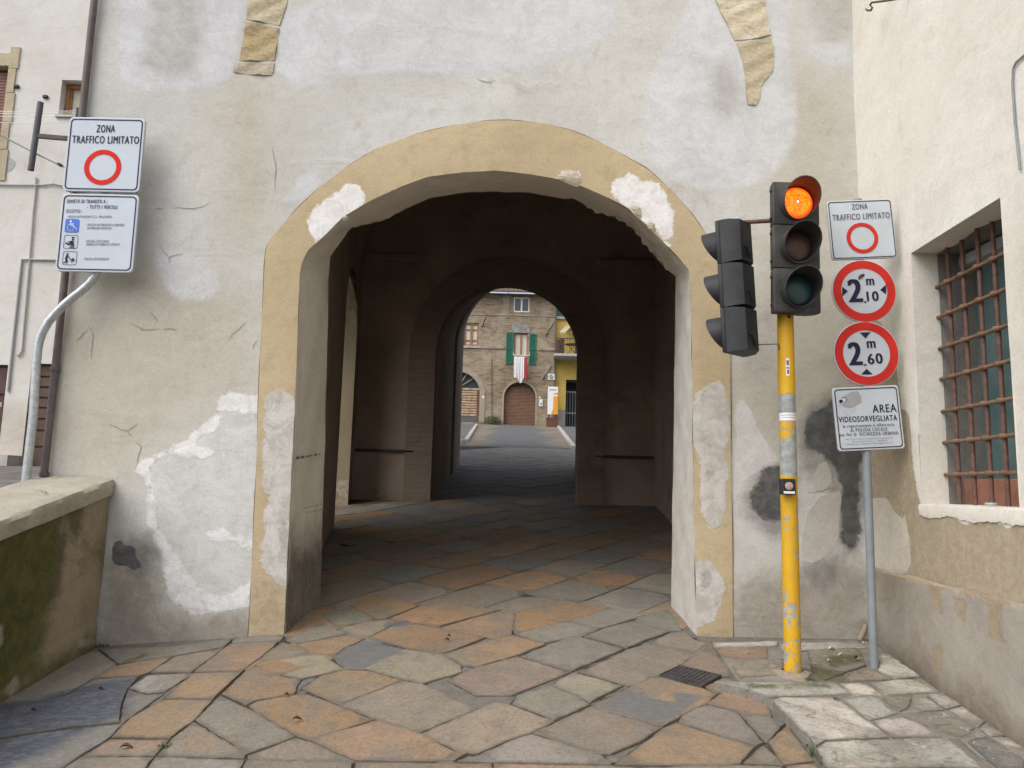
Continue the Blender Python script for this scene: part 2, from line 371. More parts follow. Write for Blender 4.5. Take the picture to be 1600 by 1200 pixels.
def stonewall(name, bw, bh, c1, c2, c3, mort):
    k = NT(name); mp = k.n('Mapping'); mp.inputs['Rotation'].default_value = (R(90), 0, 0); k.l(k.coord(), mp.inputs[0])
    wv = k.n('VectorMath'); wv.operation = 'ADD'
    nz = k.n('TexNoise'); nz.inputs['Scale'].default_value = 1.6; nz.inputs['Detail'].default_value = 4; k.l(mp.outputs[0], nz.inputs['Vector'])
    sc_ = k.n('VectorMath'); sc_.operation = 'SCALE'; sc_.inputs['Scale'].default_value = bh*.9; k.l(nz.outputs['Color'], sc_.inputs[0])
    k.l(mp.outputs[0], wv.inputs[0]); k.l(sc_.outputs[0], wv.inputs[1])
    b = k.n('TexBrick'); b.inputs['Scale'].default_value = 1.; b.inputs['Brick Width'].default_value = bw; b.inputs['Row Height'].default_value = bh
    b.inputs['Mortar Size'].default_value = bh*.10; b.inputs['Mortar Smooth'].default_value = .6; b.inputs['Bias'].default_value = 0
    b.inputs['Color1'].default_value = (*c1, 1); b.inputs['Color2'].default_value = (*c2, 1); b.inputs['Mortar'].default_value = (*mort, 1)
    k.l(wv.outputs[0], b.inputs['Vector'])
    c = k.mix(k.ramp(k.noise(.55, 6, .65, .5), .42, .62), b.outputs['Color'], k.mix(.6, b.outputs['Color'], c3))
    c = k.mix(k.ramp(k.noise(1.5, 8, .75, .5), .5, .7), c, tuple(x*.62 for x in c1))
    c = k.mix(k.ramp(k.noise(6, 5, .75), .62, .7), c, mort)
    return k.done(c, .95, k.bump(b.outputs['Fac'], .6, -.03), spec=.15)
M['stone'] = stonewall('rubble_stone_wall', .36, .12, (.34, .26, .17), (.17, .13, .095), (.42, .37, .28), (.36, .30, .21))
M['brick'] = stonewall('old_brick', .28, .075, (.30, .225, .17), (.24, .18, .14), (.26, .21, .17), (.27, .22, .18))

# ================================================================== GROUND
def sheet(name, xs, ys, zf, mat, kind='structure'):
    b = MB(); nx, ny = len(xs), len(ys)
    b.add([(x, y, zf(x, y)) for y in ys for x in xs], [(j*nx+i, j*nx+i+1, (j+1)*nx+i+1, (j+1)*nx+i) for j in range(ny-1) for i in range(nx-1)])
    o = b.build(name, mat, smooth='all'); o['kind'] = kind; return o
def gbase(x, y):
    z = gz(x, min(max(y, -6), 52))
    if y > 26: return z - .06
    return z - .008
# raised terrace to the left of the parapet
def tz(x, y): return min(1.40 + .085*(y-4), 1.575+.205*(y-5.7)-.07) if y < 5.75 else 1.515+.026*(y-5.75)
sheet('terrace', [-40, -14, -10, -8, -6, -5, -4, -3.49], [-8, 0, 3, 4, 5, 5.6, 5.76, 6, 8, 10, 12, 14, 15.5], lambda x, y: tz(x, y)+.02*math.sin(3*x+y), M['terr'])

# ---- paving slabs: traced foreground + lattice inside the gate
CLS = {'o': (.295, .207, .135), 'O': (.315, .203, .115), 't': (.255, .212, .166), 'g': (.245, .225, .190), 'G': (.20, .19, .172), 'b': (.30, .258, .195), 'w': (.50, .465, .40), 'v': (.40, .38, .345)}
SL = [
 ('o', (472,1075),(500,1055),(537,1045),(575,1047),(630,1062),(530,1100)),
 ('t', (530,1100),(630,1062),(660,1067),(747,1105),(655,1142),(590,1122)),
 ('O', (388,1103),(400,1096),(460,1085),(475,1082),(530,1101),(585,1122),(485,1155),(465,1149),(400,1113)),
 ('o', (485,1155),(592,1123),(655,1142),(710,1170),(732,1172),(710,1184),(555,1186)),
 ('t', (657,1143),(747,1105),(775,1095),(800,1100),(867,1125),(832,1141),(800,1151),(747,1173),(722,1171)),
 ('b', (520,1026),(540,1010),(572,1000),(617,1010),(637,1014),(692,1022),(720,1040),(722,1050),(660,1067),(600,1052),(572,1044),(540,1044)),
 ('o', (460,1005),(545,989),(572,996),(540,1010),(520,1026),(507,1022),(490,1020)),
 ('b', (400,1035),(475,1022),(507,1022),(540,1044),(472,1060),(445,1055),(415,1045)),
 ('t', (410,1025),(440,1000),(460,1006),(490,1020),(475,1022),(400,1034)),
 ('O', (575,995),(615,975),(652,975),(760,997),(692,1022),(637,1012)),
 ('o', (692,1022),(770,1000),(800,993),(852,1008),(810,1025),(745,1042),(722,1040)),
 ('t', (720,1052),(745,1043),(808,1027),(890,1052),(800,1085),(745,1085),(725,1075),(700,1062)),
 ('g', (815,1027),(887,997),(907,997),(975,1015),(892,1051)),
 ('g', (805,992),(840,980),(890,971),(932,985),(900,996),(850,1007)),
 ('o', (652,975),(690,979),(785,953),(805,958),(800,993),(770,1000),(760,997)),
 ('O', (805,957),(880,935),(905,935),(955,948),(920,962),(855,980),(802,992)),
 ('g', (887,971),(950,949),(1010,960),(947,981),(932,984)),
 ('g', (912,996),(947,982),(985,972),(1047,987),(980,1014)),
 ('g', (985,971),(1012,959),(1045,950),(1067,985),(1047,986)),
 ('t', (982,1072),(905,1051),(980,1016),(1012,1007),(1065,1017),(1080,1027),(1062,1042),(1032,1057),(1015,1060),(1000,1070)),
 ('t', (1015,1006),(1047,988),(1070,985),(1087,1000),(1107,1005),(1080,1022),(1065,1016)),
 ('t', (1080,1025),(1107,1007),(1125,1027),(1150,1055),(1127,1056),(1062,1042)),
 ('b', (860,1070),(895,1052),(972,1072),(922,1097),(900,1085)),
 ('g', (807,1085),(860,1071),(900,1086),(922,1099),(867,1122),(800,1097)),
 ('t', (832,1141),(930,1100),(937,1107),(1035,1136),(1000,1157),(955,1175),(940,1175)),
 ('g', (800,1151),(832,1143),(940,1176),(955,1191),(800,1186),(714,1184),(747,1175)),
 ('o', (930,1100),(987,1072),(1015,1060),(1032,1058),(1097,1074),(1120,1085),(1105,1099),(1065,1117),(1060,1122),(1035,1135),(1002,1125),(935,1107)),
 ('o', (1057,1129),(1180,1167),(1157,1194),(1112,1197),(960,1191),(1012,1155),(1035,1137)),
 ('g', (1065,1117),(1100,1100),(1152,1112),(1192,1160),(1182,1165),(1060,1127)),
 ('o', (1105,1099),(1127,1081),(1160,1072),(1185,1090),(1200,1100),(1206,1121),(1152,1111)),
 ('o', (1100,1072),(1127,1060),(1153,1060),(1158,1072),(1120,1084)),
 ('g', (1153,1112),(1206,1122),(1228,1128),(1200,1160),(1193,1158)),
 ('o', (1200,1160),(1230,1133),(1272,1191),(1225,1196),(1215,1185)),
 ('t', (1160,1193),(1192,1165),(1215,1186),(1225,1197)),
 ('o', (302,1051),(352,1010),(362,1004),(436,1000),(410,1025),(400,1033),(378,1050)),
 ('o', (257,1094),(300,1053),(378,1051),(340,1087),(333,1094)),
 ('o', (174,1154),(202,1126),(255,1096),(332,1096),(305,1127),(266,1155)),
 ('o', (130,1182),(172,1157),(265,1157),(242,1181)),
 ('g', (305,1126),(345,1088),(400,1114),(463,1149),(400,1172),(385,1177),(360,1160)),
 ('t', (246,1181),(268,1155),(303,1129),(360,1162),(384,1178),(382,1184),(250,1182)),
 ('o', (347,1085),(376,1055),(400,1036),(415,1047),(445,1057),(470,1062),(460,1084),(400,1095),(385,1102)),
 ('t', (387,1180),(463,1151),(485,1157),(555,1187),(388,1186)),
 ('v', (230,1055),(300,1052),(297,1056),(258,1082),(230,1085),(200,1076)),
 ('o', (145,1061),(175,1042),(212,1035),(270,1026),(235,1051),(217,1057)),
 ('t', (235,1051),(272,1026),(350,1011),(300,1051)),
 ('g', (155,1014),(267,1010),(365,996),(350,1010),(272,1025),(185,1038)),
 ('g', (150,1014),(183,1038),(145,1061),(105,1085),(0,1110),(-60,1126),(-60,1110)),
 ('G', (-60,1127),(0,1111),(105,1087),(145,1062),(217,1058),(200,1077),(190,1100),(187,1131),(97,1140),(-60,1163)),
 ('G', (-60,1165),(97,1142),(187,1133),(192,1100),(200,1078),(229,1087),(257,1085),(200,1126),(172,1154),(127,1181),(100,1199),(-60,1225)),
 ('g', (362,996),(400,990),(445,990),(438,1000),(362,1003)),
 ('o', (1092,994),(1110,1000),(1125,1026),(1108,1005),(1088,999)),
 # front row, across the street
 ('t', (40,1245),(103,1199),(128,1184),(241,1184),(190,1245)), ('g', (195,1245),(243,1184),(383,1187),(352,1245)),
 ('t', (356,1245),(386,1188),(551,1189),(545,1245)), ('o', (550,1245),(556,1188),(768,1188),(772,1245)), ('o', (777,1245),(772,1188),(955,1193),(1000,1198),(1003,1245)),
 ('t', (1008,1245),(1003,1198),(1157,1196),(1222,1199),(1235,1245)), ('o', (1240,1245),(1228,1199),(1274,1193),(1312,1245)),
 # just inside the opening
 ('g', (501,958),(543,948),(588,967),(523,977)), ('g', (446,997),(500,970),(545,987),(462,1004)), ('t', (530,979),(573,968),(604,967),(648,974),(612,975),(575,994),(547,987)),
 ('O', (546,946),(584,930),(622,931),(656,946),(604,965),(588,966)), ('O', (606,966),(656,947),(699,942),(783,953),(687,978),(642,972)),
]
CEM = [[(525,1017),(555,1005),(570,996),(595,997),(637,1012),(615,1022),(572,1043),(540,1043),(520,1027)],
       [(660,1067),(697,1062),(745,1085),(800,1087),(750,1103),(712,1090)],
       [(935,1102),(980,1075),(1012,1090),(1055,1100),(1050,1082),(1095,1085),(1087,1100),(1062,1117),(1035,1129),(1000,1122),(940,1107)],
       [(455,1066),(472,1060),(482,1064),(478,1073),(462,1075)], [(595,972),(640,968),(640,977),(605,980)], [(862,1115),(880,1108),(882,1118),(868,1122)]]
BLU = [[(-70,1104),(60,1092),(140,1072),(215,1060),(205,1080),(196,1096),(205,1104),(190,1122),(120,1148),(80,1170),(40,1192),(-70,1225)]]
MOS = [[(180,1038),(230,1020),(235,1024),(195,1038)], [(242,1184),(262,1156),(268,1158),(252,1186)]]
cem = [[onG(*p)[:2] for p in q] for q in CEM]; blu = [[onG(*p)[:2] for p in q] for q in BLU]; mos = [[onG(*p)[:2] for p in q] for q in MOS]
def inset(p, d):
    n = len(p); out = []
    A = sum(p[i][0]*p[(i+1) % n][1]-p[(i+1) % n][0]*p[i][1] for i in range(n))
    s_ = 1 if A > 0 else -1
    for i in range(n):
        a, b, c = Vector(p[i-1]), Vector(p[i]), Vector(p[(i+1) % n])
        e1, e2 = (b-a), (c-b)
        if e1.length < 1e-6 or e2.length < 1e-6: out.append(b); continue
        e1.normalize(); e2.normalize(); n1 = Vector((-e1.y, e1.x))*s_; n2 = Vector((-e2.y, e2.x))*s_
        m = n1+n2; k_ = max(.35, m.length_squared/2); out.append(b + m/2*d/k_*1.)
    return [tuple(q) for q in out]
def rough_edge(p, step, amp):
    out = []; n = len(p)
    for i in range(n):
        a, b = Vector(p[i]), Vector(p[(i+1) % n]); L = (b-a).length; m_ = max(1, int(L/step)); nv = Vector((-(b-a).y, (b-a).x)).normalized() if L > 1e-6 else Vector((0, 0))
        for j in range(m_):
            q = a.lerp(b, j/m_); o_ = random.uniform(-amp, amp) if j else random.uniform(-amp, amp)*.5
            out.append((q.x+nv.x*o_, q.y+nv.y*o_))
    return out
class Slabs:
    def __init__(s): s.v = []; s.f = []; s.c = []; s.e = []
    def slab(s, p, col, zf, gap=.007, grid=.07, step=.06, amp=.004, rise=0., lip=.006, depth=.02, tilt=.003):
        p = rough_edge(inset(p, gap), step, amp)
        if len(p) < 3: return
        inner = inset(p, lip); q = np.array(inner); lo, hi = q.min(0), q.max(0)
        ins = []
        if grid:
            gx, gy = np.meshgrid(np.arange(lo[0], hi[0], grid), np.arange(lo[1], hi[1], grid)); g = np.c_[gx.ravel(), gy.ravel()] + rng.uniform(-.2, .2, (gx.size, 2))*grid
            if len(g): ins = g[sdf(g, inner) > grid*.4].tolist()
        n = len(inner); pts = [Vector(a) for a in inner] + [Vector(a) for a in ins]
        r = delaunay_2d_cdt(pts, [(i, (i+1) % n) for i in range(n)], [list(range(n))], 1, 1e-5)
        V2, F = r[0], r[2]
        cx, cy = q.mean(0); tx, ty = random.uniform(-tilt, tilt), random.uniform(-tilt, tilt); dz = random.uniform(-.003, .003) + rise
        P = np.array([tuple(a) for a in V2]); ed = np.maximum(0, sdf(P, inner)) if len(P) else []
        b0 = len(s.v)
        for (x, y), e in zip(P, ed):
            s.v.append((x, y, zf(x, y) + dz + (x-cx)*tx + (y-cy)*ty)); s.c.append(col); s.e.append(e+lip)
        s.f += [tuple(b0+i for i in f) for f in F]
        b1 = len(s.v)                          # rounded lip and sides
        for (x, y), (X, Y) in zip(inner, p): s.v.append((x, y, zf(x, y)+dz+(x-cx)*tx+(y-cy)*ty)); s.c.append(col); s.e.append(lip)
        for (x, y) in p: s.v.append((x, y, zf(x, y)+dz+(x-cx)*tx+(y-cy)*ty-.003)); s.c.append(col); s.e.append(0.)
        for (x, y) in p: s.v.append((x, y, zf(x, y)+dz-depth)); s.c.append(col); s.e.append(-.03)
        for k_ in (0, n):
            for i in range(n): j = (i+1) % n; s.f.append((b1+k_+i, b1+k_+j, b1+k_+n+j, b1+k_+n+i))
    def build(s, name, mat, lich=0.):
        b = MB(); b.v = s.v; b.f = s.f; b.mi = [0]*len(s.f); o = b.build(name, mat, smooth=True); o['kind'] = 'structure'
        P = np.array(s.v)[:, :2]
        cattr(o, 'col', np.c_[np.array(s.c), np.ones(len(s.c))]); fattr(o, 'edge', s.e); fattr(o, 'lich', np.full(len(s.e), lich))
        fattr(o, 'cement', np.clip(sdfu(P, cem), -1, 1)); fattr(o, 'blue', np.clip(sdfu(P, blu), -1, 1)); fattr(o, 'moss', np.clip(sdfu(P, mos), -1, 1))
        return o
def vary(c, a=.12):
    k_ = random.uniform(1-a, 1+a); return tuple(min(.8, x*k_*random.uniform(.97, 1.03)) for x in c)
S = Slabs(); traced = []
for cl, *px in SL:
    p = [onG(*q)[:2] for q in px]; traced.append(p)
    S.slab(p, vary(CLS[cl], .09), gzn, gap=.002, rise=.0, step=.04, amp=.0045)
# lattice: courses of slabs laid diagonally through the gate and its passage
th = R(53); ux, uy = math.cos(th), math.sin(th)
def clip(p, f):                              # keep f(p)>=0
    out = []
    for i in range(len(p)):
        a, b = p[i], p[(i+1) % len(p)]; fa, fb = f(a), f(b)
        if fa >= 0: out.append(a)
        if (fa >= 0) != (fb >= 0): t = fa/(fa-fb); out.append((a[0]+(b[0]-a[0])*t, a[1]+(b[1]-a[1])*t))
    return out
row = -16.0
while row < 16:
    wd = random.uniform(.40, .56); c0 = -4 + random.uniform(0, .6)
    while c0 < 26:
        ln = random.uniform(.55, 1.05); q = [(c0, row), (c0+ln, row+random.uniform(-.02, .02)), (c0+ln+random.uniform(-.03, .03), row+wd), (c0, row+wd)]
        c0 += ln
        p = [(a*ux+b*uy, 0+a*uy-b*ux) for a, b in q]; cx = sum(a[0] for a in p)/4; cy = sum(a[1] for a in p)/4
        front = .2 < cy < 3.7 and -2.9 < cx < 1.5
        if not front and not (-3.4 < cx < 3.2 and 4.9 < cy < 26.5): continue
        if not front and cy < 6.4 and (cx < -1.75 or cx > 1.6): continue
        if cy > 20 and abs(cx) > 9: continue
        p = clip(p, lambda a: 26.4-a[1])
        if len(p) < 3: continue
        c_ = np.array([[cx, cy]]+[(.5*(a[0]+cx), .5*(a[1]+cy)) for a in p])
        ov = max(sdfu(c_, traced)) if cy < 8.5 else -1
        if sdfu(c_[:1], traced)[0] > .09 or (ov > .30): continue
        low = -.006 if ov > -.05 else 0.
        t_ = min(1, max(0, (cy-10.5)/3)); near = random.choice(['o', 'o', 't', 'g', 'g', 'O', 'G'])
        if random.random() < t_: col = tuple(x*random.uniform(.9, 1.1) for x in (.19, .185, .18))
        else: col = vary(CLS[near], .15)
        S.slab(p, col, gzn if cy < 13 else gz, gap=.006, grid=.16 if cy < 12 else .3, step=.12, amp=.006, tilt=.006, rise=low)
    row += wd
S.build('road_paving', M['paving'])
# slabs of the square beyond the gate run wider than the passage
S2 = Slabs(); y = 19.6
while y < 26.3:
    h_ = random.uniform(.30, .5); x = -7 + random.uniform(0, .5)
    while x < 8:
        l_ = random.uniform(.5, 1.0)
        if not (-3.4 < x+l_/2 < 3.2): S2.slab([(x, y), (x+l_, y), (x+l_, y+h_), (x, y+h_)], tuple(c*random.uniform(.8, 1.1) for c in (.165, .165, .17)), gz, gap=.008, grid=.4, step=.3)
        x += l_
    y += h_
S2.build('square_paving', M['paving'])

def gfine(x, y): return (gzn(x, y)-.009) if (-3.3 < x < 2.72 and .4 < y < 13) else gbase(x, y)-.004
ground = sheet('ground', [-120, -60, -25, -12, -6, -3.4]+list(np.arange(-3.28, 2.71, .03))+[2.8, 4, 8, 14, 30, 60, 120],
      [-100, -40, -6, -3, 0, .5, 1, 1.5, 2, 2.5, 2.9]+list(np.arange(3.2, 6.7, .03))+list(np.arange(6.8, 13, .16))+[13.2, 14, 16, 18, 20, 22, 25, 26, 30, 36, 42, 48, 52, 80, 160], gfine, M['mortar'])
gp = np.array([v.co[:2] for v in ground.data.vertices]); near_ = (np.abs(gp[:, 0]) < 3.3) & (gp[:, 1] > 3.1) & (gp[:, 1] < 6.8); gd = np.zeros(len(gp)); gq = gp[near_]
dm = np.full(len(gq), 9.)
for p in traced: dm = np.minimum(dm, np.abs(sdf(gq, p)))
ins_ = sdfu(gq, traced); gd[near_] = np.where(ins_ < 0, dm, 0); fattr(ground, 'gap', np.clip(gd, 0, .08))
# right-hand footway of pale stone, a low kerb above the street
SW = [
 ('w', (1207,1096),(1217,1090),(1305,1089),(1312,1093),(1391,1152),(1290,1158),(1275,1166)),
 ('v', (1276,1168),(1290,1159),(1391,1153),(1480,1150),(1540,1195),(1532,1197),(1300,1202),(1290,1195)),
 ('v', (1115,1066),(1300,1065),(1335,1083),(1200,1090),(1205,1092),(1170,1078)),
 ('w', (1312,1067),(1352,1066),(1380,1086),(1334,1086)),
 ('w', (1356,1065),(1430,1060),(1470,1082),(1384,1085)),
 ('v', (1314,1090),(1375,1087),(1387,1105),(1405,1113),(1360,1125),(1352,1121)),
 ('g', (1379,1087),(1424,1086),(1423,1102),(1407,1111),(1389,1104)),
 ('v', (1425,1086),(1442,1086),(1476,1108),(1415,1113),(1424,1103)),
 ('w', (1445,1085),(1473,1083),(1502,1102),(1478,1108)),
 ('v', (1362,1126),(1407,1119),(1432,1127),(1474,1150),(1394,1152)),
 ('g', (1418,1115),(1478,1110),(1526,1137),(1502,1152),(1490,1150),(1433,1126),(1410,1118)),
 ('w', (1480,1108),(1504,1103),(1540,1127),(1528,1136)),
 ('v', (1505,1152),(1528,1138),(1543,1150),(1515,1156)), ('w', (1530,1137),(1542,1128),(1572,1148),(1546,1150)),
 ('G', (1510,1157),(1546,1151),(1600,1186),(1600,1200),(1560,1202)), ('w', (1549,1151),(1574,1149),(1640,1190),(1640,1210),(1603,1186)),
 ('g', (1480,1151),(1500,1152),(1560,1203),(1542,1203)),
 ('o', (1116,1010),(1200,1012),(1200,1028),(1130,1026)), ('b', (1143,1038),(1160,1030),(1225,1028),(1225,1052),(1155,1058)),
 ('b', (1262,1018),(1340,1012),(1354,1040),(1290,1062),(1268,1048)), ('v', (1256,1052),(1268,1048),(1293,1064),(1285,1065),(1275,1065)),
 ('w', (1376,1020),(1390,1022),(1440,1058),(1398,1062),(1372,1050)), ('b', (1290,1062),(1356,1042),(1372,1051),(1396,1062),(1320,1064)),
 ('w', (1112,1003),(1215,1002),(1215,1009),(1116,1010)), ('v', (1218,1006),(1345,1000),(1368,1008),(1352,1012),(1262,1016),(1222,1020)),
 ('v', (1290,1204),(1540,1203),(1600,1245),(1330,1260)), ('g', (1545,1205),(1640,1212),(1660,1260),(1605,1245)),
]
S3 = Slabs()
for cl, *px in SW:
    p = [onS(*q)[:2] for q in px]; S3.slab(p, vary(CLS[cl], .06), lambda x, y: swz(x, y)+.004*math.sin(5*x+3*y), gap=.005, lip=.009, depth=.10, amp=.007, step=.045, grid=.06, tilt=.006)
mos = [[onS(*p)[:2] for p in q] for q in ([(1215,1045),(1260,1040),(1330,1052),(1320,1064),(1255,1066),(1215,1062)], [(1290,1028),(1350,1022),(1352,1036),(1300,1044)], [(1160,1070),(1300,1068),(1300,1074),(1170,1077)])]
cem = [[onS(*p)[:2] for p in q] for q in ([(1500,1160),(1530,1165),(1575,1190),(1560,1195),(1520,1180)],)]
S3.build('footway', M['paving'], 1.)
fb = [onS(*q)[:2] for q in ((1112,1001),(1350,997),(1372,1008),(1640,1200),(1690,1280),(1345,1280),(1276,1168),(1207,1096),(1150,1060))]
b = MB(); b.prism([(x, y, swz(x, y)-.009) for x, y in inset(fb, .01)], (0, 0, -.14)); o = b.build('footway_bed', plaster('dirty_pale_bed', (.27, .255, .22), (.19, .175, .145), (), sc=6, stains=(.07, .065, .045), bst=.9)); o['kind'] = 'structure'
# ================================================================== GATE TOWER
def pxp(polys, f=lambda u, v: onY(u, v, D), ax=(0, 2), sm=1):
    return [smooth_poly([tuple(f(*p)[i] for i in ax) for p in q], sm) for q in polys]
tower = thing('gate_tower', 'plastered old town gate with wide ochre bordered archway and dark vaulted passage', 'gate tower', (0, D, 0))
TL, TR, TTOP = -3.465, 2.69, 9.0
OUT = [(388,1000),(390,985),(400,760),(405,610),(411,480),(415,400),(418,383),(435,360),(465,327),(500,293),(540,262),(590,232),(640,213),(700,198),(760,190),(800,189.5),(850,194),(890,204),(930,220),(965,239),(1012,266),(1050,300),(1082,337),(1105,370),(1125,397),(1140,418),(1141,600),(1143,800),(1144,1002)]
INN = [(443,1000),(445,987),(455,760),(463,600),(469,430),(472,412),(482,392),(507,370),(537,339),(580,314),(632,290),(670,277),(725,270),(775,267.5),(800,269.5),(840,275),(867,280),(907,291),(950,310),(980,326),(1007,350),(1032,375),(1057,400),(1075,421),(1078,432),(1081,600),(1083,760),(1087,960),(1089,1002)]
REAR = [(499,950),(500,935),(507,700),(512,500),(513,450),(515,402),(522,392),(535,375),(541,365),(550,355),(575,350),(600,344),(632,327),(670,310),(700,304),(737,300),(775,299),(800,300),(837,302),(882,311),(895,309.5),(907,317),(930,330),(960,340),(985,354),(997,367),(1012,387),(1037,415),(1056,432),(1054,600),(1051,800),(1049,935),(1048,962)]
DR = 6.53
outW = [onY(*p, D) for p in OUT]; innW = [onY(*p, D) for p in INN]; rearW = [onY(*p, DR) for p in REAR]
outW[0] = (*outW[0][:2], .3); outW[-1] = (*outW[-1][:2], .3); innW[0] = (*innW[0][:2], .3); innW[-1] = (*innW[-1][:2], .3); rearW[0] = (*rearW[0][:2], .4); rearW[-1] = (*rearW[-1][:2], .4)
out2 = [(p[0], p[2]) for p in outW]; inn2 = [(p[0], p[2]) for p in innW]; rear2 = [(p[0], p[2]) for p in rearW]

def wallgrid(us, vs, keep, to3):
    b = MB(); nu = len(us); b.v = [to3(u, v) for v in vs for u in us]
    for j in range(len(vs)-1):
        for i in range(nu-1):
            if keep(.5*(us[i]+us[i+1]), .5*(vs[j]+vs[j+1])): b.f.append((j*nu+i, j*nu+i+1, (j+1)*nu+i+1, (j+1)*nu+i)); b.mi.append(0)
    return b
def inpoly(pt, poly): return sdf(np.array([pt]), poly)[0]
def lump(x, z, a=.006, s=0.): return a*(math.sin(1.9*x+2.3*z+s)+.7*math.sin(4.1*x-3.2*z+1+s)+.4*math.sin(9*x+7*z+s))
midp = np.array([(.55*np.array(a)+.45*np.array(b)) for a, b in zip([(v.x, v.z) for v in resample(outW, 120)], [(v.x, v.z) for v in resample(innW, 120)])])
us = np.linspace(TL, TR, 150); vs = np.r_[np.linspace(.3, 5.9, 138), np.linspace(6.1, TTOP, 8)]
gc = np.array([(.5*(a+b), .5*(c+d)) for c, d in zip(vs, vs[1:]) for a, b in zip(us, us[1:])]); gk = (sdf(gc, midp) < 0).reshape(len(vs)-1, len(us)-1)
b = MB(); nu = len(us); b.v = [(u, D+lump(u, v), v) for v in vs for u in us]
for j in range(len(vs)-1):
    for i in range(nu-1):
        if gk[j, i]: b.f.append((j*nu+i, j*nu+i+1, (j+1)*nu+i+1, (j+1)*nu+i))
b.mi = [0]*len(b.f)
fw = b.build('front_wall', M['gate'], tower, smooth='all')
P = np.array(b.v)[:, [0, 2]]
GM = {
 'blue': [[(1100,-60),(1070,30),(1030,90),(1008,150),(1003,200),(1015,250),(1050,280),(1100,300),(1160,295),(1205,280),(1235,240),(1248,200),(1240,120),(1230,60),(1240,-60)],
          [(190,-80),(180,60),(190,130),(215,145),(260,145),(330,135),(360,125),(372,60),(400,-80)], [(470,275),(490,268),(505,282),(470,315),(440,318),(455,300)], [(1245,70),(1338,62),(1340,100),(1290,105)], [(230,395),(300,390),(350,440),(330,470),(270,470)], [(430,150),(560,110),(800,120),(960,60),(960,-20),(440,-20)]],
 'smudge': [[(240,-60),(230,40),(235,80),(215,98),(235,112),(290,120),(318,95),(318,40),(300,-60)], [(1105,110),(1130,90),(1160,130),(1150,200),(1115,190)], [(1270,-60),(1338,-60),(1335,60),(1300,65),(1275,40)], [(140,430),(175,445),(172,490),(135,480)], [(1150,480),(1215,490),(1215,600),(1160,590)]],
 'tan': [[(60,430),(410,420),(400,640),(330,640),(220,720),(220,760),(60,760)], [(1143,420),(1350,440),(1360,700),(1145,720)], [(330,120),(430,110),(430,330),(380,420),(340,300)], [(1210,110),(1340,110),(1345,420),(1140,420),(1210,300)]],
 'grime': [[(150,965),(200,945),(260,955),(300,965),(392,962),(394,1030),(140,1040)], [(172,840),(230,840),(245,900),(262,950),(165,980)], [(1146,900),(1220,900),(1300,870),(1350,880),(1375,1020),(1144,1020)], [(372,800),(395,760),(396,850),(378,840)], [(1225,905),(1290,880),(1330,890),(1300,960),(1240,950)], [(1330,430),(1352,430),(1362,640),(1345,640)]],
 'grey': [[(343,640),(412,640),(412,950),(300,955),(265,930),(245,860),(240,760),(233,735),(262,708),(310,690),(335,665)], [(1148,640),(1160,615),(1195,690),(1225,720),(1180,740),(1155,760)]],
 'white': [[(343,620),(357,614),(412,618),(412,646),(380,645),(347,641),(337,672),(318,676),(306,694),(333,708),(330,716),(300,714),(265,708),(238,722),(234,735),(243,765),(247,790),(246,815),(240,832),(252,850),(240,850),(232,820),(234,770),(228,742),(212,738),(213,728),(240,712),(280,692),(318,665),(335,645)],
           [(250,828),(262,850),(285,880),(300,905),(320,928),(345,932),(370,922),(410,900),(410,940),(350,955),(300,960),(275,945),(262,920),(256,880),(244,850)], [(322,838),(350,822),(368,840),(410,848),(410,855),(360,850),(330,845)], [(296,754),(318,758),(310,764),(298,762)]],
 'haze': [[(1252,640),(1300,605),(1352,620),(1352,860),(1310,880),(1310,760),(1250,740)], [(1160,770),(1185,735),(1215,725),(1245,720),(1245,830),(1200,850),(1165,815)], [(195,850),(250,820),(255,900),(200,910)], [(1250,880),(1300,870),(1320,900),(1280,930)]],
 'dark': [[(1262,655),(1275,640),(1300,622),(1318,612),(1320,690),(1345,700),(1345,745),(1340,790),(1347,830),(1340,855),(1325,860),(1312,845),(1313,800),(1318,760),(1305,740),(1295,715),(1275,705),(1258,695),(1255,675)], [(1172,772),(1187,742),(1205,729),(1235,727),(1240,812),(1200,813),(1182,803)]],
 'black': [[(175,850),(190,843),(196,852),(214,852),(212,872),(222,880),(218,893),(205,890),(198,880),(190,885),(176,882)]],
 'pale': [[(1255,820),(1262,800),(1275,775),(1305,770),(1316,760),(1313,800),(1312,845),(1300,865),(1260,885),(1250,860)], [(1270,735),(1290,718),(1302,740),(1300,762),(1270,772)]],
}
for kx, pl in GM.items(): fattr(fw, kx, np.clip(sdfu(P, pxp(pl, sm=0 if kx in ('white', 'dark') else 1)), -1.5, 1.5))
# ochre border, standing a finger proud
n = 240; ro, ri = resample(outW, n), resample(innW, n); m = 7
# pair points by arch position so that corners meet corners
def param(pl, idx, ns):                       # resample between given corner indices
    out = []
    for (a, c), k in zip(zip(idx, idx[1:]), ns): out += resample(pl[a:c+1], k)[:-1]
    return out + [Vector(pl[idx[-1]])]
ns = (60, 130, 55)
ro = param(outW, (0, 6, 25, len(outW)-1), ns); ri = param(innW, (0, 4, 24, len(innW)-1), ns); rr = param(rearW, (0, 5, 28, len(rearW)-1), ns); n = len(ro)
b = MB()
for a, c in zip(ro, ri):
    for j in range(m):
        q = a.lerp(c, j/(m-1)); e = min(j, m-1-j); b.v.append((q.x, D-.016+lump(q.x, q.z, .004)+(.004 if e == 0 else 0), q.z))
for i in range(n-1):
    for j in range(m-1): b.f.append((i*m+j, i*m+j+1, i*m+m+j+1, i*m+m+j))
k0 = len(b.v)
for a in ro: b.v.append((a.x, D+.03, a.z))
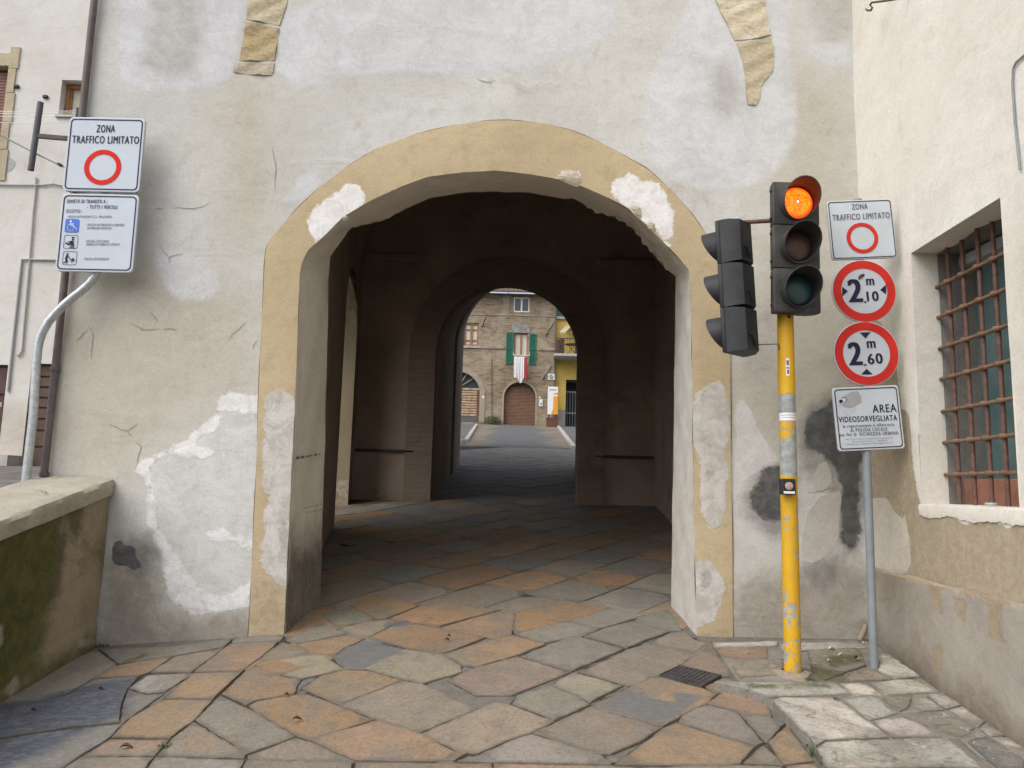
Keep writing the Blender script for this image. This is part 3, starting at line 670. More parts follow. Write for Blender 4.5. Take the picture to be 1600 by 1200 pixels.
for i in range(n-1): b.f.append((i*m, i*m+m, k0+i+1, k0+i))
b.mi = [0]*len(b.f)
sur = b.build('arch_surround', M['surround'], tower, smooth=True)
P = np.array(b.v)[:, [0, 2]]
SM = {'white': [[(482,345),(490,328),(520,305),(540,288),(560,290),(572,312),(555,338),(520,362),(495,378),(485,365)], [(955,290),(980,272),(1000,285),(1020,283),(1040,305),(1050,330),(1052,370),(1045,390),(1030,370),(1005,350),(985,330),(955,307)], [(868,276),(880,269),(903,268),(911,282),(908,293),(890,291)]],
      'jamb': [[(413,615),(432,610),(455,622),(466,650),(458,916),(446,918),(429,905),(410,890),(408,874),(412,846),(418,776),(410,734),(411,685)], [(1080,620),(1100,605),(1120,595),(1135,600),(1138,640),(1136,800),(1128,820),(1108,825),(1095,800),(1092,720),(1080,660)], [(1082,880),(1110,870),(1125,890),(1128,930),(1115,970),(1085,985)]],
      'base': [[(385,1010),(398,905),(430,910),(452,935),(452,1010)], [(1085,1010),(1090,985),(1144,985),(1144,1010)]],
      'spot': [[(433,820),(445,815),(456,830),(452,870),(440,850)], [(1093,895),(1106,890),(1112,905),(1100,925),(1094,915)], [(987,310),(1000,308),(1006,324),(995,335),(985,325)], [(1100,735),(1118,733),(1116,748),(1105,750)]]}
for kx, pl in SM.items(): fattr(sur, kx, np.clip(sdfu(P, pxp(pl, sm=0)), -1.5, 1.5))
b = MB()
for i, a in enumerate(ro):
    a2 = ro[min(n-1, i+1)]; a1 = ro[max(0, i-1)]; d_ = (a2-a1).normalized(); nn = Vector((-d_.z, 0, d_.x)); w_ = .0035+.0025*math.sin(i*.37)+random.uniform(0, .002)
    b.v += [(a.x-nn.x*.002, D-.0115+lump(a.x, a.z, .004), a.z-nn.z*.002), (a.x+nn.x*w_, D-.0085+lump(a.x, a.z), a.z+nn.z*w_)]
b.f = [(2*i, 2*i+1, 2*i+3, 2*i+2) for i in range(n-1)]; b.mi = [0]*(n-1); b.build('border_crack', simple('brown_gap', (.16, .10, .06), .95), sur)
# reveal: soffit and jamb faces between front and rear edge
b = MB(); m = 12
for i, (a, c) in enumerate(zip(ri, rr)):
    a = Vector((a.x, D-.012, a.z))
    for j in range(m):
        q = a.lerp(c, j/(m-1)); e = .006*math.sin(i*.5)*math.sin(j*.9+i*.13)
        if 62 < i < 92 or 150 < i < 185: e += .010*math.sin(i*1.7)*math.sin(j*1.3)*(j/m)
        b.v.append((q.x+e, q.y, q.z+e))
for i in range(n-1):
    for j in range(m-1): b.f.append((i*m+j, i*m+j+1, i*m+m+j+1, i*m+m+j))
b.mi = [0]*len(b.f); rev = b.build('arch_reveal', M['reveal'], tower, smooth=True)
P = np.array(b.v); iL = (np.arange(len(P))//m) < 60; iR = (np.arange(len(P))//m) > 190
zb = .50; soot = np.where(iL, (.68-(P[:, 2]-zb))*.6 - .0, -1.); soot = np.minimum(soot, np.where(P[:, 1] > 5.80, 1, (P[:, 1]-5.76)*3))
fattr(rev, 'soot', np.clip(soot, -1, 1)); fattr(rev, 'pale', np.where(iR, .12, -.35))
# broken plaster at the arris
def chunk(name, px, mat, d=.03):
    c = np.mean([onY(*p, D) for p in px], 0); b = MB(); v = [(c[0], D-.02-d, c[2])]; ring = smooth_poly([onY(*p, D) for p in px], 1)
    for q in ring: v.append((q[0]*.6+c[0]*.4+random.uniform(-.008, .008), D-.018-d*random.uniform(.3, .9), q[2]*.6+c[2]*.4))
    for q in ring: v.append((q[0]+random.uniform(-.006, .006), D-.014, q[2]+random.uniform(-.006, .006)))
    k_ = len(ring); f = [(0, 1+i, 1+(i+1) % k_) for i in range(k_)] + [(1+i, 1+k_+i, 1+k_+(i+1) % k_, 1+(i+1) % k_) for i in range(k_)]
    return b.add(v, f).build(name, mat, tower)
chunk('broken_plaster', [(867,278),(880,269),(903,268),(911,283),(905,294),(885,288)], M['tuffg'], .014)
chunk('broken_plaster', [(981,324),(988,318),(999,320),(1004,334),(1003,346),(990,336)], M['tuffg'], .012)
chunk('broken_plaster', [(1007,348),(1018,345),(1027,358),(1024,366),(1015,360)], M['tuffg'], .01)
chunk('broken_plaster', [(533,342),(540,336),(546,340),(541,347)], M['reveal'], .015)
# remains of an older stone arch above
def block(px, mat, d=.004, up=0):
    q2 = [onY(*p, D) for p in px]; q2 = rough_edge([(p[0], p[2]) for p in q2], .03, .0025); n_ = len(q2); inner = inset(q2, .012)
    lo, hi = np.min(q2, 0), np.max(q2, 0); gx_, gy_ = np.meshgrid(np.arange(lo[0], hi[0], .02), np.arange(lo[1], hi[1], .02)); g_ = np.c_[gx_.ravel(), gy_.ravel()]; g_ = g_[sdf(g_, inner) > .008]
    r_ = delaunay_2d_cdt([Vector(a) for a in inner]+[Vector(a) for a in g_], [(k_, (k_+1) % n_) for k_ in range(n_)], [list(range(n_))], 1, 1e-5); b = MB()
    b.v = [(a.x, D-d-.004+lump(a.x, a.y)+.004*math.sin(31*a.x+17*a.y)+.004*math.sin(23*a.x-39*a.y+1)+random.uniform(-.0025, .0025), a.y) for a in r_[0]]; b.f = [tuple(f) for f in r_[2]]
    k0 = len(b.v); b.v += [(a[0], D-d+.001+lump(*a), a[1]) for a in inner]+[(a[0], D+.012+lump(*a), a[1]) for a in q2]
    b.f += [(k0+k_, k0+(k_+1) % n_, k0+n_+(k_+1) % n_, k0+n_+k_) for k_ in range(n_)]; b.mi = [0]*len(b.f)
    return b.build('stone_block', mat, tower)
block([(383,31),(391,-8),(452,-8),(448.6,7),(438,40),(410,36)], M['stoneframe'])
block([(372,95),(378,65),(383,33),(410,38),(437,42),(434,70),(430,95),(400,96)], M['tuff'])
block([(363,113),(366,97),(400,98),(430,97),(428,112),(425,119),(390,117)], M['tuffg'])
block([(392,-10),(404,-60),(466,-60),(453,-10)], M['tuff'])
block([(1112,-12),(1150,-12),(1192,-12),(1200,30),(1206,57),(1180,62),(1147,65),(1138,45),(1125,20)], M['tuffw'])
block([(1150,67),(1180,64),(1206,59),(1210,90),(1208,113),(1195,127),(1190,136),(1187,160),(1180,166),(1167,165),(1163,120),(1160,100)], M['stoneframe'])
block([(1085,-60),(1165,-60),(1190,-14),(1112,-14)], M['tuffw'])
# plaster cracks
CR = [[(243,326),(255,326.5)], [(271,325),(312,326.5),(330,316)], [(250,385),(265,402),(287,395)], [(265,402),(266,411)], [(205,507),(227,515),(249,515)], [(254,513),(277,514.5)], [(236,488),(247,503)], [(138,510),(147,525),(142,560)], [(355,530),(370,516),(385,502)], [(120,533),(137,516)],
      [(170,662),(200,675),(217,660)], [(200,675),(206,682)], [(212,692),(221,697),(213,735)], [(1262,771),(1283,768),(1306,761)], [(394,545),(402,530)], [(745,124),(760,130),(775,128)], [(425,230),(432,260),(430,300)], [(1345,560),(1348,610)]]
for c in CR:
    b = MB(); pts = resample([onY(*p, D) for p in c], 9); 
    for i, p in enumerate(pts):
        wv = .0019*math.sin(math.pi*(i+.6)/9.2)+.0006; d_ = (pts[min(8, i+1)]-pts[max(0, i-1)]).normalized(); nx, nz = -d_.z, d_.x; j_ = random.uniform(-.006, .006)
        b.v += [(p.x+nx*(wv+j_), D-.0045+lump(p.x, p.z), p.z+nz*(wv+j_)), (p.x-nx*(wv-j_), D-.0045+lump(p.x, p.z), p.z-nz*(wv-j_))]
    k_ = len(b.v)-18
    b.f += [(k_+2*i, k_+2*i+1, k_+2*i+3, k_+2*i+2) for i in range(8)]; b.mi += [0]*8
    b.build('plaster_crack', M['crack'], tower)
# graffiti scratches on the left jamb face
b = MB()
for p0, p1 in (((466,716),(498,709)), ((475,794),(498,787)), ((478,801),(497,796))):
    t0, t1 = onX(*p0, -1.575), onX(*p1, -1.575); 
    for i in range(6):
        a = i/6+random.uniform(0, .04); c = a+random.uniform(.08, .13); w_ = random.uniform(.004, .011) if p0[1] < 720 else .003
        ya, yb = t0[1]+(t1[1]-t0[1])*a, t0[1]+(t1[1]-t0[1])*c; za, zc = t0[2]+(t1[2]-t0[2])*a, t0[2]+(t1[2]-t0[2])*c
        xa, xb = [float(np.interp(y_, (D, DR), (-1.606, -1.548)))+.014 for y_ in (ya, yb)]
        MB().add([(xa, ya, za-w_), (xb, yb, zc-w_), (xb, yb, zc+w_), (xa, ya, za+w_)], [(0, 1, 2, 3)]).build('scratch_mark', M['inkgrey'], rev)

# passage behind the gate: chamber, second arch, inner passage
CY = 12.55                                   # face of the second arch
CL0, CL1, CR0, CR1 = -1.80, -2.55, 2.03, 2.36   # chamber half-widths near / far
def bigface(name, hole, y, x0, x1, z1, mat, zb=.2):
    pl = [(p[0], y, p[2]) for p in hole]; b = MB(); nn = len(pl)
    b.v = pl[:]
    for i, p in enumerate(pl):
        t = i/(nn-1); 
        if p[2] <= pl[0][2]+1e-6 or i == 0: q = (x0, y, zb)
        q = (x0, y, p[2]) if t < .22 else (x1, y, p[2]) if t > .78 else (x0+(x1-x0)*(t-.22)/.56, y, z1)
        b.v.append(q)
    b.f = [(i, i+1, nn+i+1, nn+i) for i in range(nn-1)]
    # corners
    iL = max(i for i in range(nn) if i/(nn-1) < .22); iR = min(i for i in range(nn) if i/(nn-1) > .78)
    b.v += [(x0, y, z1), (x1, y, z1)]; b.f += [(nn+iL, nn+iL+1, 2*nn), (nn+iR-1, nn+iR, 2*nn+1)]
    b.mi = [0]*len(b.f); return b.build(name, mat, tower)
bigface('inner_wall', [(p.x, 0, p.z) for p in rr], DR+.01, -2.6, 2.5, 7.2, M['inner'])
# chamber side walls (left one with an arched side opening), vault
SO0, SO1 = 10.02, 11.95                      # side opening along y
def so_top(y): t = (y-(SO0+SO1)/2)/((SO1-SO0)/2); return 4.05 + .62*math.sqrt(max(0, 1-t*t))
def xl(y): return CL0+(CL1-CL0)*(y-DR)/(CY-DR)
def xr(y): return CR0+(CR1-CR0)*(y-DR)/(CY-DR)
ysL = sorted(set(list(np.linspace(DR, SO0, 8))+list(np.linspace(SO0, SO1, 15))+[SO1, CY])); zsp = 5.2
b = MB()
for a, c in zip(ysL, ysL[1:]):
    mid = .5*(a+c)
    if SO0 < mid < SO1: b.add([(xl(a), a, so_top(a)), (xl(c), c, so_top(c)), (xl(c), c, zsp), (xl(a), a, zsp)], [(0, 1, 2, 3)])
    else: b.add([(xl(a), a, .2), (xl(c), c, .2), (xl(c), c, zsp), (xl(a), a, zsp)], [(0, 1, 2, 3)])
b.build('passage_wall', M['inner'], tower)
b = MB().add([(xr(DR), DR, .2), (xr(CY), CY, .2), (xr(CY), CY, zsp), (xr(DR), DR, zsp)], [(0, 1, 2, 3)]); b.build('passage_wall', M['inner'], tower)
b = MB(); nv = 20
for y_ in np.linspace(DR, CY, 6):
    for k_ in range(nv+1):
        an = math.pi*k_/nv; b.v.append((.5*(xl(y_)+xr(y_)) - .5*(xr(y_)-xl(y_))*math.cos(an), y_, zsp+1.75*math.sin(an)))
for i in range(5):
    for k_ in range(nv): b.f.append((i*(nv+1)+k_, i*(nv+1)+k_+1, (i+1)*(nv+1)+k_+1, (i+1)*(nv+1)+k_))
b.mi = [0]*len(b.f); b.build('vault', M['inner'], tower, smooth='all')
# side corridor out to the terrace, whose far wall catches the daylight
b = MB(); SX = -6.2
yy = np.linspace(SO0, SO1, 13); xs_ = [xl(SO1)+.0, -2.95, -3.5, -4.6, SX]
for i in range(4):
    for a, c in zip(yy, yy[1:]):
        b.add([(xs_[i], a, so_top(a)), (xs_[i], c, so_top(c)), (xs_[i+1], c, so_top(c)), (xs_[i+1], a, so_top(a))], [(0, 1, 2, 3)]) if i < 2 else None
b.build('corridor_vault', M['passage'], tower, smooth='all')
gx = np.linspace(-6.2, xl(SO1), 40); gzv = np.linspace(.3, 4.06, 44)
b = wallgrid(gx, gzv, lambda u, v: True, lambda u, v: (u, SO1, v)); o = b.build('corridor_wall', M['passage'], tower)
P = np.array(b.v)[:, [0, 2]]; fattr(o, 'base', np.clip(1.62-P[:, 1], -1, 1))
b = MB().add([(xl(SO0), SO0, .3), (-3.5, SO0, .3), (-3.5, SO0, 4.06), (xl(SO0), SO0, 4.06)], [(0, 1, 2, 3)]); b.build('corridor_wall', M['passage'], tower)
b = MB()
for i in range(7): b.box((-3.2-.32*(i+1), SO0+.01, .4), (-3.2-.32*i, SO1-.01, 1.30+.048*(i+1)))
b.build('step', M['terr'], tower)
b = MB().box((-3.3, SO0-.02, 4.75), (xl(SO1)-.03, SO1+.02, 4.95)); b.build('corridor_vault', M['inner'], tower)
# second arch: brick piers, ring, imposts
def arch(c, r, z0, zs, n_=28): return [(c-r, 0, z0)] + [(c-r*math.cos(math.pi*i/n_), 0, zs+r*math.sin(math.pi*i/n_)) for i in range(n_+1)] + [(c+r, 0, z0)]
AC, AR, AZ = -.09, 1.18, 3.78
b_ = bigface('second_arch_wall', resample(arch(AC, AR+.42, .3, AZ), 80), CY, -2.8, 2.6, 7.3, M['inner'])
b = MB(); a0, a1 = resample(arch(AC, AR, .3, AZ), 80), resample(arch(AC, AR+.44, .3, AZ), 80)
for p, q in zip(a0, a1): b.v += [(p.x, CY-.05, p.z), (q.x, CY-.05, q.z), (q.x, CY+.02, q.z), (p.x, CY+.25, p.z)]
for i in range(79):
    for j in range(3): b.f.append((i*4+j, i*4+j+1, i*4+4+j+1, i*4+4+j))
    b.f.append((i*4+3, i*4, i*4+4, i*4+7))
b.mi = [0]*len(b.f); b.build('brick_arch', M['brick'], tower)
for (x0, x1) in ((-2.52, AC-AR-.3), (AC+AR+.3, 2.33)):
    MB().box((x0, CY-.10, 5.30), (x1, CY-.001, 5.42), bev=.02).build('impost', M['inner'], tower)
    MB().box((x0, CY-.05, 2.10), (x1, CY-.001, 2.145), bev=.01).build('rail', M['iron'], tower)
# inner passage lofted to the far arch
FY = 19.1; FC, FRr, FZ = .19, 1.49, 5.26
b = MB(); n_ = 80; A0 = resample(arch(AC, AR, .3, AZ), n_); A1 = resample(arch(FC, FRr, .3, FZ), n_)
A0 = [Vector((-1.27 if p.x < AC and p.z < AZ else p.x, 0, p.z)) for p in A0]
ks = (0, .45, .62, .63, 1)
for t in ks:
    for p, q in zip(A0, A1):
        r_ = p.lerp(q, t); y_ = CY+.25+(FY-CY-.25)*t; s_ = 1.0 if t < .625 else .965
        r_ = Vector((FC+(r_.x-FC)*s_ if t > .4 else r_.x, y_, r_.z)); b.v.append(r_)
for i in range(len(ks)-1):
    for k_ in range(n_-1): b.f.append((i*n_+k_, i*n_+k_+1, (i+1)*n_+k_+1, (i+1)*n_+k_))
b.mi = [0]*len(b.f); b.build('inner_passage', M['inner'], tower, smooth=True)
bigface('rear_wall', [(FC+(p.x-FC)*.965, 0, p.z) for p in A1], FY, TL, TR+1.5, 10.0, M['left'])
# outer sides and roof
MB().box((TL, D+.02, .2), (TL+.16, SO0, TTOP)).build('side_wall', M['gate'], tower)
MB().box((TL, SO1+.05, .2), (TL+.16, FY-.02, TTOP)).build('side_wall', M['gate'], tower)
MB().box((TL, SO0+.002, 4.9), (TL+.16, SO1+.048, TTOP)).build('side_wall', M['gate'], tower)
MB().box((TR+.02, 7.3, .2), (TR+.18, FY-.02, TTOP)).build('side_wall', M['gate'], tower)
MB().box((TL-.3, D-.35, TTOP+.01), (TR+1.8, FY+.3, TTOP+.25)).build('roof', M['tile'], tower)
# rainwater pipe on the left corner
dp = [onY(148,-30,D-.06), onY(141,60,D-.06), onY(132,150,D-.06), onY(122,240,D-.06), onY(104,400,D-.06), onY(90,530,D-.06), onY(70,690,D-.06), onY(62,740,D-.06)]
xs0 = float(np.mean([p[0] for p in dp])); PXD = xs0; print('PXD', [round(p[0], 3) for p in dp]); zt, zb_ = dp[0][2]+3, dp[-1][2]
pipe = MB().tube([(PXD, D-.045, zt), (PXD, D-.045, zb_)], .027, 14).build('downpipe', M['darkpipe'], tower, smooth=True)
for (u, v) in ((82, 578), (60, 741), (120, 290)):
    z_ = onY(u, v, D)[2]; MB().tube([(PXD, D-.045, z_-.015), (PXD, D-.045, z_+.015)], .035, 14).build('pipe_clamp', M['greymetal'], pipe, smooth=True)

# ================================================================== PARAPET
par = thing('parapet_wall', 'low mossy plastered parapet with worn concrete top beside the street', 'parapet', (-3.2, 4.2, .4))
def ptop(y): return 1.575 + .205*(y-5.7) if y > 3 else 1.575+.205*(3-5.7)+.02*(y-3)
PX0, PX1 = -3.49, -2.955
ysP = np.linspace(-1, D-.012, 170); b = MB(); nz = 44
for y_ in ysP:
    for j in range(nz):
        t = j/(nz-1); z0 = gz(-2.95, y_)-.06; z1 = ptop(y_)-.105
        b.v.append((PX1+lump(y_, t*2, .006)+.02*(1-t)**3*(1 if t < .2 else 0), y_, z0+(z1-z0)*t))
for i in range(len(ysP)-1):
    for j in range(nz-1): b.f.append((i*nz+j, i*nz+j+1, (i+1)*nz+j+1, (i+1)*nz+j))
b.mi = [0]*len(b.f); pf = b.build('wall_face', M['parapet'], par, smooth='all')
P = np.array(b.v)[:, [1, 2]]; fP = lambda u, v: onX(u, v, PX1)
fattr(pf, 'moss', np.clip(np.maximum(-.05*(P[:, 1] > .75)+sdfu(P, pxp([[(-90,1180),(0,1085),(60,1045),(150,990),(165,1012),(0,1120),(-90,1200)], [(-90,860),(60,800),(95,790),(100,830),(92,900),(75,980),(60,1060),(-90,1150)], [(95,795),(120,785),(125,800),(100,830)]], fP, (1, 2), 0)), .12-(P[:, 1]-np.array([gz(-2.95, a) for a in P[:, 0]]))-.02), -1, 1))
fattr(pf, 'dark', np.clip(sdfu(P, pxp([[(-60,830),(20,810),(95,790),(100,845),(92,930),(60,960),(40,1040),(20,1060),(-60,1090)], [(104,800),(130,780),(128,815),(118,845),(108,830)]], fP, (1, 2), 0)), -1, 1))
fattr(pf, 'lich', np.clip(sdfu(P, pxp([[(-10,980),(6,978),(8,1005),(0,1015),(-10,1010)], [(0,1080),(22,1055),(26,1075),(10,1090)], [(118,1000),(140,995),(152,1003),(135,1012),(120,1010)]], fP, (1, 2), 0)), -1, 1))
MB().add([(PX0+.02, -1, 0), (PX0+.02, D-.012, 0), (PX0+.02, D-.012, ptop(D)-.1), (PX0+.02, -1, ptop(-1)-.1)], [(0, 1, 2, 3)]).build('wall_face', M['parapet'], par)
b = MB(); nx = 16
prof = [(PX1+.012, -.128), (PX1+.035, -.118), (PX1+.038, -.03), (PX1+.022, -.006)] + [(PX1-.02-(PX1-PX0-.05)*i/9, .010*math.sin(i/9*math.pi)+.004*math.sin(3*i)) for i in range(10)] + [(PX0-.02, -.008), (PX0-.03, -.04), (PX0-.03, -.11), (PX0+.0, -.12)]
for y_ in ysP:
    for k_, (x_, z_) in enumerate(prof):
        e = .006*math.sin(7*y_+k_)+.004*math.sin(17*y_+2*k_); bite = .02 if (k_ == 0 and math.sin(5.1*y_)+math.sin(11*y_) > .9) else 0
        b.v.append((x_+e*.6-bite, y_, ptop(y_)+z_+e*.5+bite))
m_ = len(prof)
for i in range(len(ysP)-1):
    for j in range(m_): j2 = (j+1) % m_; b.f.append((i*m_+j, i*m_+j2, (i+1)*m_+j2, (i+1)*m_+j))
b.f.append(tuple((len(ysP)-1)*m_+j for j in range(m_))); b.mi = [0]*len(b.f)
cp_ = b.build('coping', M['coping'], par, smooth=True)
P = np.array(b.v); fattr(cp_, 'moss', np.clip(np.where(P[:, 0] > PX1-.01, -.02, -.09+.05*np.sin(P[:, 1]*3)), -1, 1))
# chalk and pen scribbles on the coping
b = MB()
for px_, w_ in (([(55,770),(64,767),(73,769),(71,773)], .004), ([(84,773),(90,771),(95,772)], .003)):
    pts = [onX(u, v, 0) for u, v in px_]
    q = []
    for u, v in px_:
        a = ray(u, v); t = 5.2
        for _ in range(30): t = (ptop(t*a[1]/a[1])+.012-EYE)/(a[2]) if False else t - ((a[2]*t+EYE)-(ptop(a[1]*t)+.014))/(a[2]-.205*a[1])
        q.append(Vector((a[0]*t, a[1]*t, a[2]*t+EYE+.004)))
    for p0, p1 in zip(q, q[1:]): b.add([p0+Vector((0, -w_*1.6, 0)), p1+Vector((0, -w_*1.6, 0)), p1+Vector((0, w_*1.6, 0)), p0+Vector((0, w_*1.6, 0))], [(0, 1, 2, 3)])
b.build('scribble', M['inkgrey'], par)

# ================================================================== RIGHT HOUSE
rh = thing('cream_house', 'tall cream plastered house with barred window and crumbling brown patches', 'house', (RX0, 4.2, .4))
def xR(y): return RX0 - RM*(D-y)
WY0, WY1, WZ0, WZ1 = 3.965, 4.965, 1.55, 3.215      # window opening
DZ = 1.068                                          # top of the grey dado
ysR = np.r_[-2, 0, 1, 2, 2.6, np.linspace(3, WY0, 24), np.linspace(WY0, WY1, 26)[1:], np.linspace(WY1, D+.05, 21)[1:]]
zsR = np.r_[np.linspace(DZ-.02, WZ0, 14), np.linspace(WZ0, WZ1, 42)[1:], np.linspace(WZ1, 6.2, 72)[1:], 7, 8.5, 10]
b = wallgrid(ysR, zsR, lambda y, z: not (WY0 < y < WY1 and WZ0 < z < WZ1), lambda y, z: (xR(y)+lump(y, z, .004, 2.)-.0, y, z))
rw = b.build('street_wall', M['right'], rh, smooth='all'); P = np.array(b.v)[:, [1, 2]]
brn = pxp([[(1360,500),(1372,500),(1378,505),(1390,545),(1402,575),(1405,600),(1410,640),(1422,648),(1425,690),(1428,730),(1432,770),(1440,800),(1455,812),(1470,806),(1485,806),(1500,816),(1515,821),(1530,815),(1545,813),(1560,819),(1575,824),(1590,820),(1600,800),(1640,780),(1760,790),(1760,1100),(1375,900),(1345,890),(1345,500)]], onR, (1, 2), 0)
pat = pxp([[(1355,780),(1385,778),(1397,800),(1408,812),(1412,802),(1420,845),(1421,880),(1413,896),(1355,895)]], onR, (1, 2), 0)
sb = sdfu(P, brn); sp2 = sdfu(P, pat)
fattr(rw, 'brown', np.clip(np.minimum(sb, -sp2+.02), -1, 1)); fattr(rw, 'patch', np.clip(sp2, -1, 1))
fattr(rw, 'dirt', np.clip(sdfu(P, pxp([[(1340,440),(1400,440),(1440,800),(1345,900)], [(1590,330),(1660,330),(1660,800),(1592,790)]], onR, (1, 2), 1)), -1, 1))
zsD = np.r_[np.linspace(.0, DZ, 38)]; ysD = np.r_[-2, 0, 1, 2, 2.6, np.linspace(3, D+.02, 80)]
b = wallgrid(ysD, zsD, lambda y, z: True, lambda y, z: (xR(y)-.016+lump(y, z, .005, 5.)-.012*max(0, 1-z/.9), y, z))
k0 = len(b.v); ny = len(ysD)
for i, y_ in enumerate(ysD): b.v.append((xR(y_)-.008, y_, DZ+.018+.006*math.sin(9*y_)))
for i in range(ny-1): b.f.append(((len(zsD)-1)*ny+i, (len(zsD)-1)*ny+i+1, k0+i+1, k0+i)); b.mi.append(0)
dd = b.build('plinth', M['dado'], rh, smooth=True); P = np.array(b.v)[:, [1, 2]]
fattr(dd, 'brown', np.clip(np.maximum(sdfu(P, pxp([[(1460,920),(1475,925),(1478,960),(1468,950)], [(1490,930),(1515,935),(1512,980),(1500,965)], [(1545,940),(1570,945),(1565,990),(1575,1005),(1550,1000)], [(1462,1010),(1480,1010),(1475,1050),(1465,1045)]], onR, (1, 2), 0)), P[:, 1]-DZ+.006), -1, 1))
fattr(dd, 'grime', np.clip(np.array([.10-(z-swz(2.6, y)) for y, z in P])*.9 + .05*np.sin(P[:, 0]*9), -1, 1))
MB().box((2.75, -2, 0), (2.9, D+1.4, 10)).build('back_wall', M['right'], rh) if False else None
MB().box((2.2, -2.2, 10.02), (8, D+1.6, 10.2)).build('roof', M['tile'], rh)
# window set deep in the wall
win = MB(); RD = .17; RD2 = .42
def wx(y, d): return xR(y)+d
fr = [(WY0, WZ0), (WY1, WZ0), (WY1, WZ1), (WY0, WZ1)]
nseg = 10
for (a, c) in zip(fr, fr[1:]+fr[:1]):
    vs_ = []
    for d in (0, .06, .12, RD+.005, RD+.03, .30, RD2):
        for t in np.linspace(0, 1, nseg+1):
            y_, z_ = a[0]+(c[0]-a[0])*t, a[1]+(c[1]-a[1])*t
            e = .012*math.sin(13*t+9*d) if 0 < t < 1 and d > 0 else 0
            vs_.append((wx(y_, d), y_, z_+(e if a[1] == c[1] and d < .3 else 0)))
    win.add(vs_, [(i*(nseg+1)+k_, i*(nseg+1)+k_+1, (i+1)*(nseg+1)+k_+1, (i+1)*(nseg+1)+k_) for i in range(6) for k_ in range(nseg)])
    win.mi = [(1 if (q % (6*nseg))//nseg >= 3 else 0) for q in range(len(win.f))]
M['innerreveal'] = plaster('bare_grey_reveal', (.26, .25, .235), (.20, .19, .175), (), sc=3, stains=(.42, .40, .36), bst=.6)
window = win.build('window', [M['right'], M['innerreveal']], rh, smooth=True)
for kx in ('brown', 'patch', 'dirt'): fattr(window, kx, np.full(len(window.data.vertices), -1. if kx != 'dirt' else .02))
gy = lambda u, v, d: onX(u, v, RX0+d, D, RM)
MB().add([(wx(WY0, .415), WY0, WZ0), (wx(WY1, .415), WY1, WZ0), (wx(WY1, .415), WY1, WZ1), (wx(WY0, .415), WY0, WZ1)], [(0, 1, 2, 3)]).build('pane', M['teal'], window)
y1_ = gy(1496, 640, .34)[1]
MB().box((wx(4.3, .34), y1_-.055, WZ0), (wx(4.3, .43), y1_, WZ1)).box((wx(4.3, .34), WY0, WZ1-.09), (wx(4.3, .43), y1_-.06, WZ1-.02)).box((wx(4.3, .33), 4.30, WZ0), (wx(4.3, .43), 4.345, WZ1-.1)).build('frame', M['greyblue'], window)
MB().box((wx(4.3, .30), WY0, WZ0+.002), (wx(4.3, .335), y1_-.062, WZ0+.17), bev=.006).build('sill_board', M['terracotta'], window)
b = MB()
for z0_, y0_, y2_ in ((2.36, 4.1, 4.45), (2.30, 4.16, 4.45), (2.12, 4.12, 4.45), (2.02, 4.1, 4.42), (1.93, 4.25, 4.45)):
    yy_ = y2_; b = MB()
    while yy_ > y0_: l_ = random.uniform(.012, .03); b.add([(wx(4.3, .409), yy_-l_, z0_), (wx(4.3, .409), yy_, z0_), (wx(4.3, .409), yy_, z0_+.028), (wx(4.3, .409), yy_-l_, z0_+.028)], [(0, 1, 2, 3)]); yy_ -= l_+.009
    b.build('poster_line', M['tealtext'], window)
ybars = [gy(1491, 600, RD)[1], gy(1514.5, 600, RD)[1], gy(1540, 600, RD)[1], gy(1565, 600, RD)[1]]
ybars.append(2*ybars[3]-ybars[2])
for y_ in ybars: MB().tube([(wx(y_, RD), y_, WZ0-.01), (wx(y_, RD), y_, WZ1+.01)], .0135, 10).build('bar', M['rust'], window, smooth=True)
for u, v in ((1466,449),(1467,497),(1471,545),(1472,593),(1471,644),(1475,692),(1476,742)):
    z_ = onX(u, v, RX0+RD, D, RM)[2]
    pts = [(wx(WY0, RD-.012), WY0-.01, z_)]
    for y_ in sorted(ybars): pts += [(wx(y_, RD-.013), y_-.03, z_), (wx(y_, RD-.020), y_, z_), (wx(y_, RD-.013), y_+.03, z_)]
    pts.append((wx(WY1, RD-.012), WY1+.01, z_))
    rs = [.0125]+[.0125, .019, .0125]*len(ybars)+[.0125]
    MB().tube(pts, rs, 10).build('bar', M['rusth'], window, smooth=True)
# plaster sill with a ragged lower edge
b = MB(); top = []; bot = []
for i in range(40):
    y_ = WY0-.06+(WY1-WY0+.09)*i/39; top.append(y_); bot.append(WZ0-.068-.010*math.sin(i*.42)-random.uniform(0, .010)-(.012 if 8 < i < 18 else 0))
for i, y_ in enumerate(top): b.v += [(wx(y_, .19), y_, WZ0+.012), (wx(y_, -.004), y_, WZ0+.006), (wx(y_, -.011), y_, WZ0-.008), (wx(y_, -.007), y_, bot[i]+.004), (wx(y_, .012), y_, bot[i])]
for i in range(39):
    for j in range(4): b.f.append((i*5+j, i*5+j+1, i*5+5+j+1, i*5+5+j))
b.mi = [0]*len(b.f); sl_ = b.build('sill', M['right'], window, smooth=True)
for kx in ('brown', 'patch', 'dirt'): fattr(sl_, kx, np.full(len(sl_.data.vertices), -1. if kx != 'dirt' else -.03))
b = MB(); rc = gy(1549, 789, .06); 
for k_ in range(17):
    an = 2*math.pi*k_/16; 
    for j in range(6): bn = 2*math.pi*j/6; b.v.append((rc[0]+(.026+.008*math.cos(bn))*math.cos(an), rc[1]+(.026+.008*math.cos(bn))*math.sin(an), WZ0+.022+.009*math.sin(bn)))
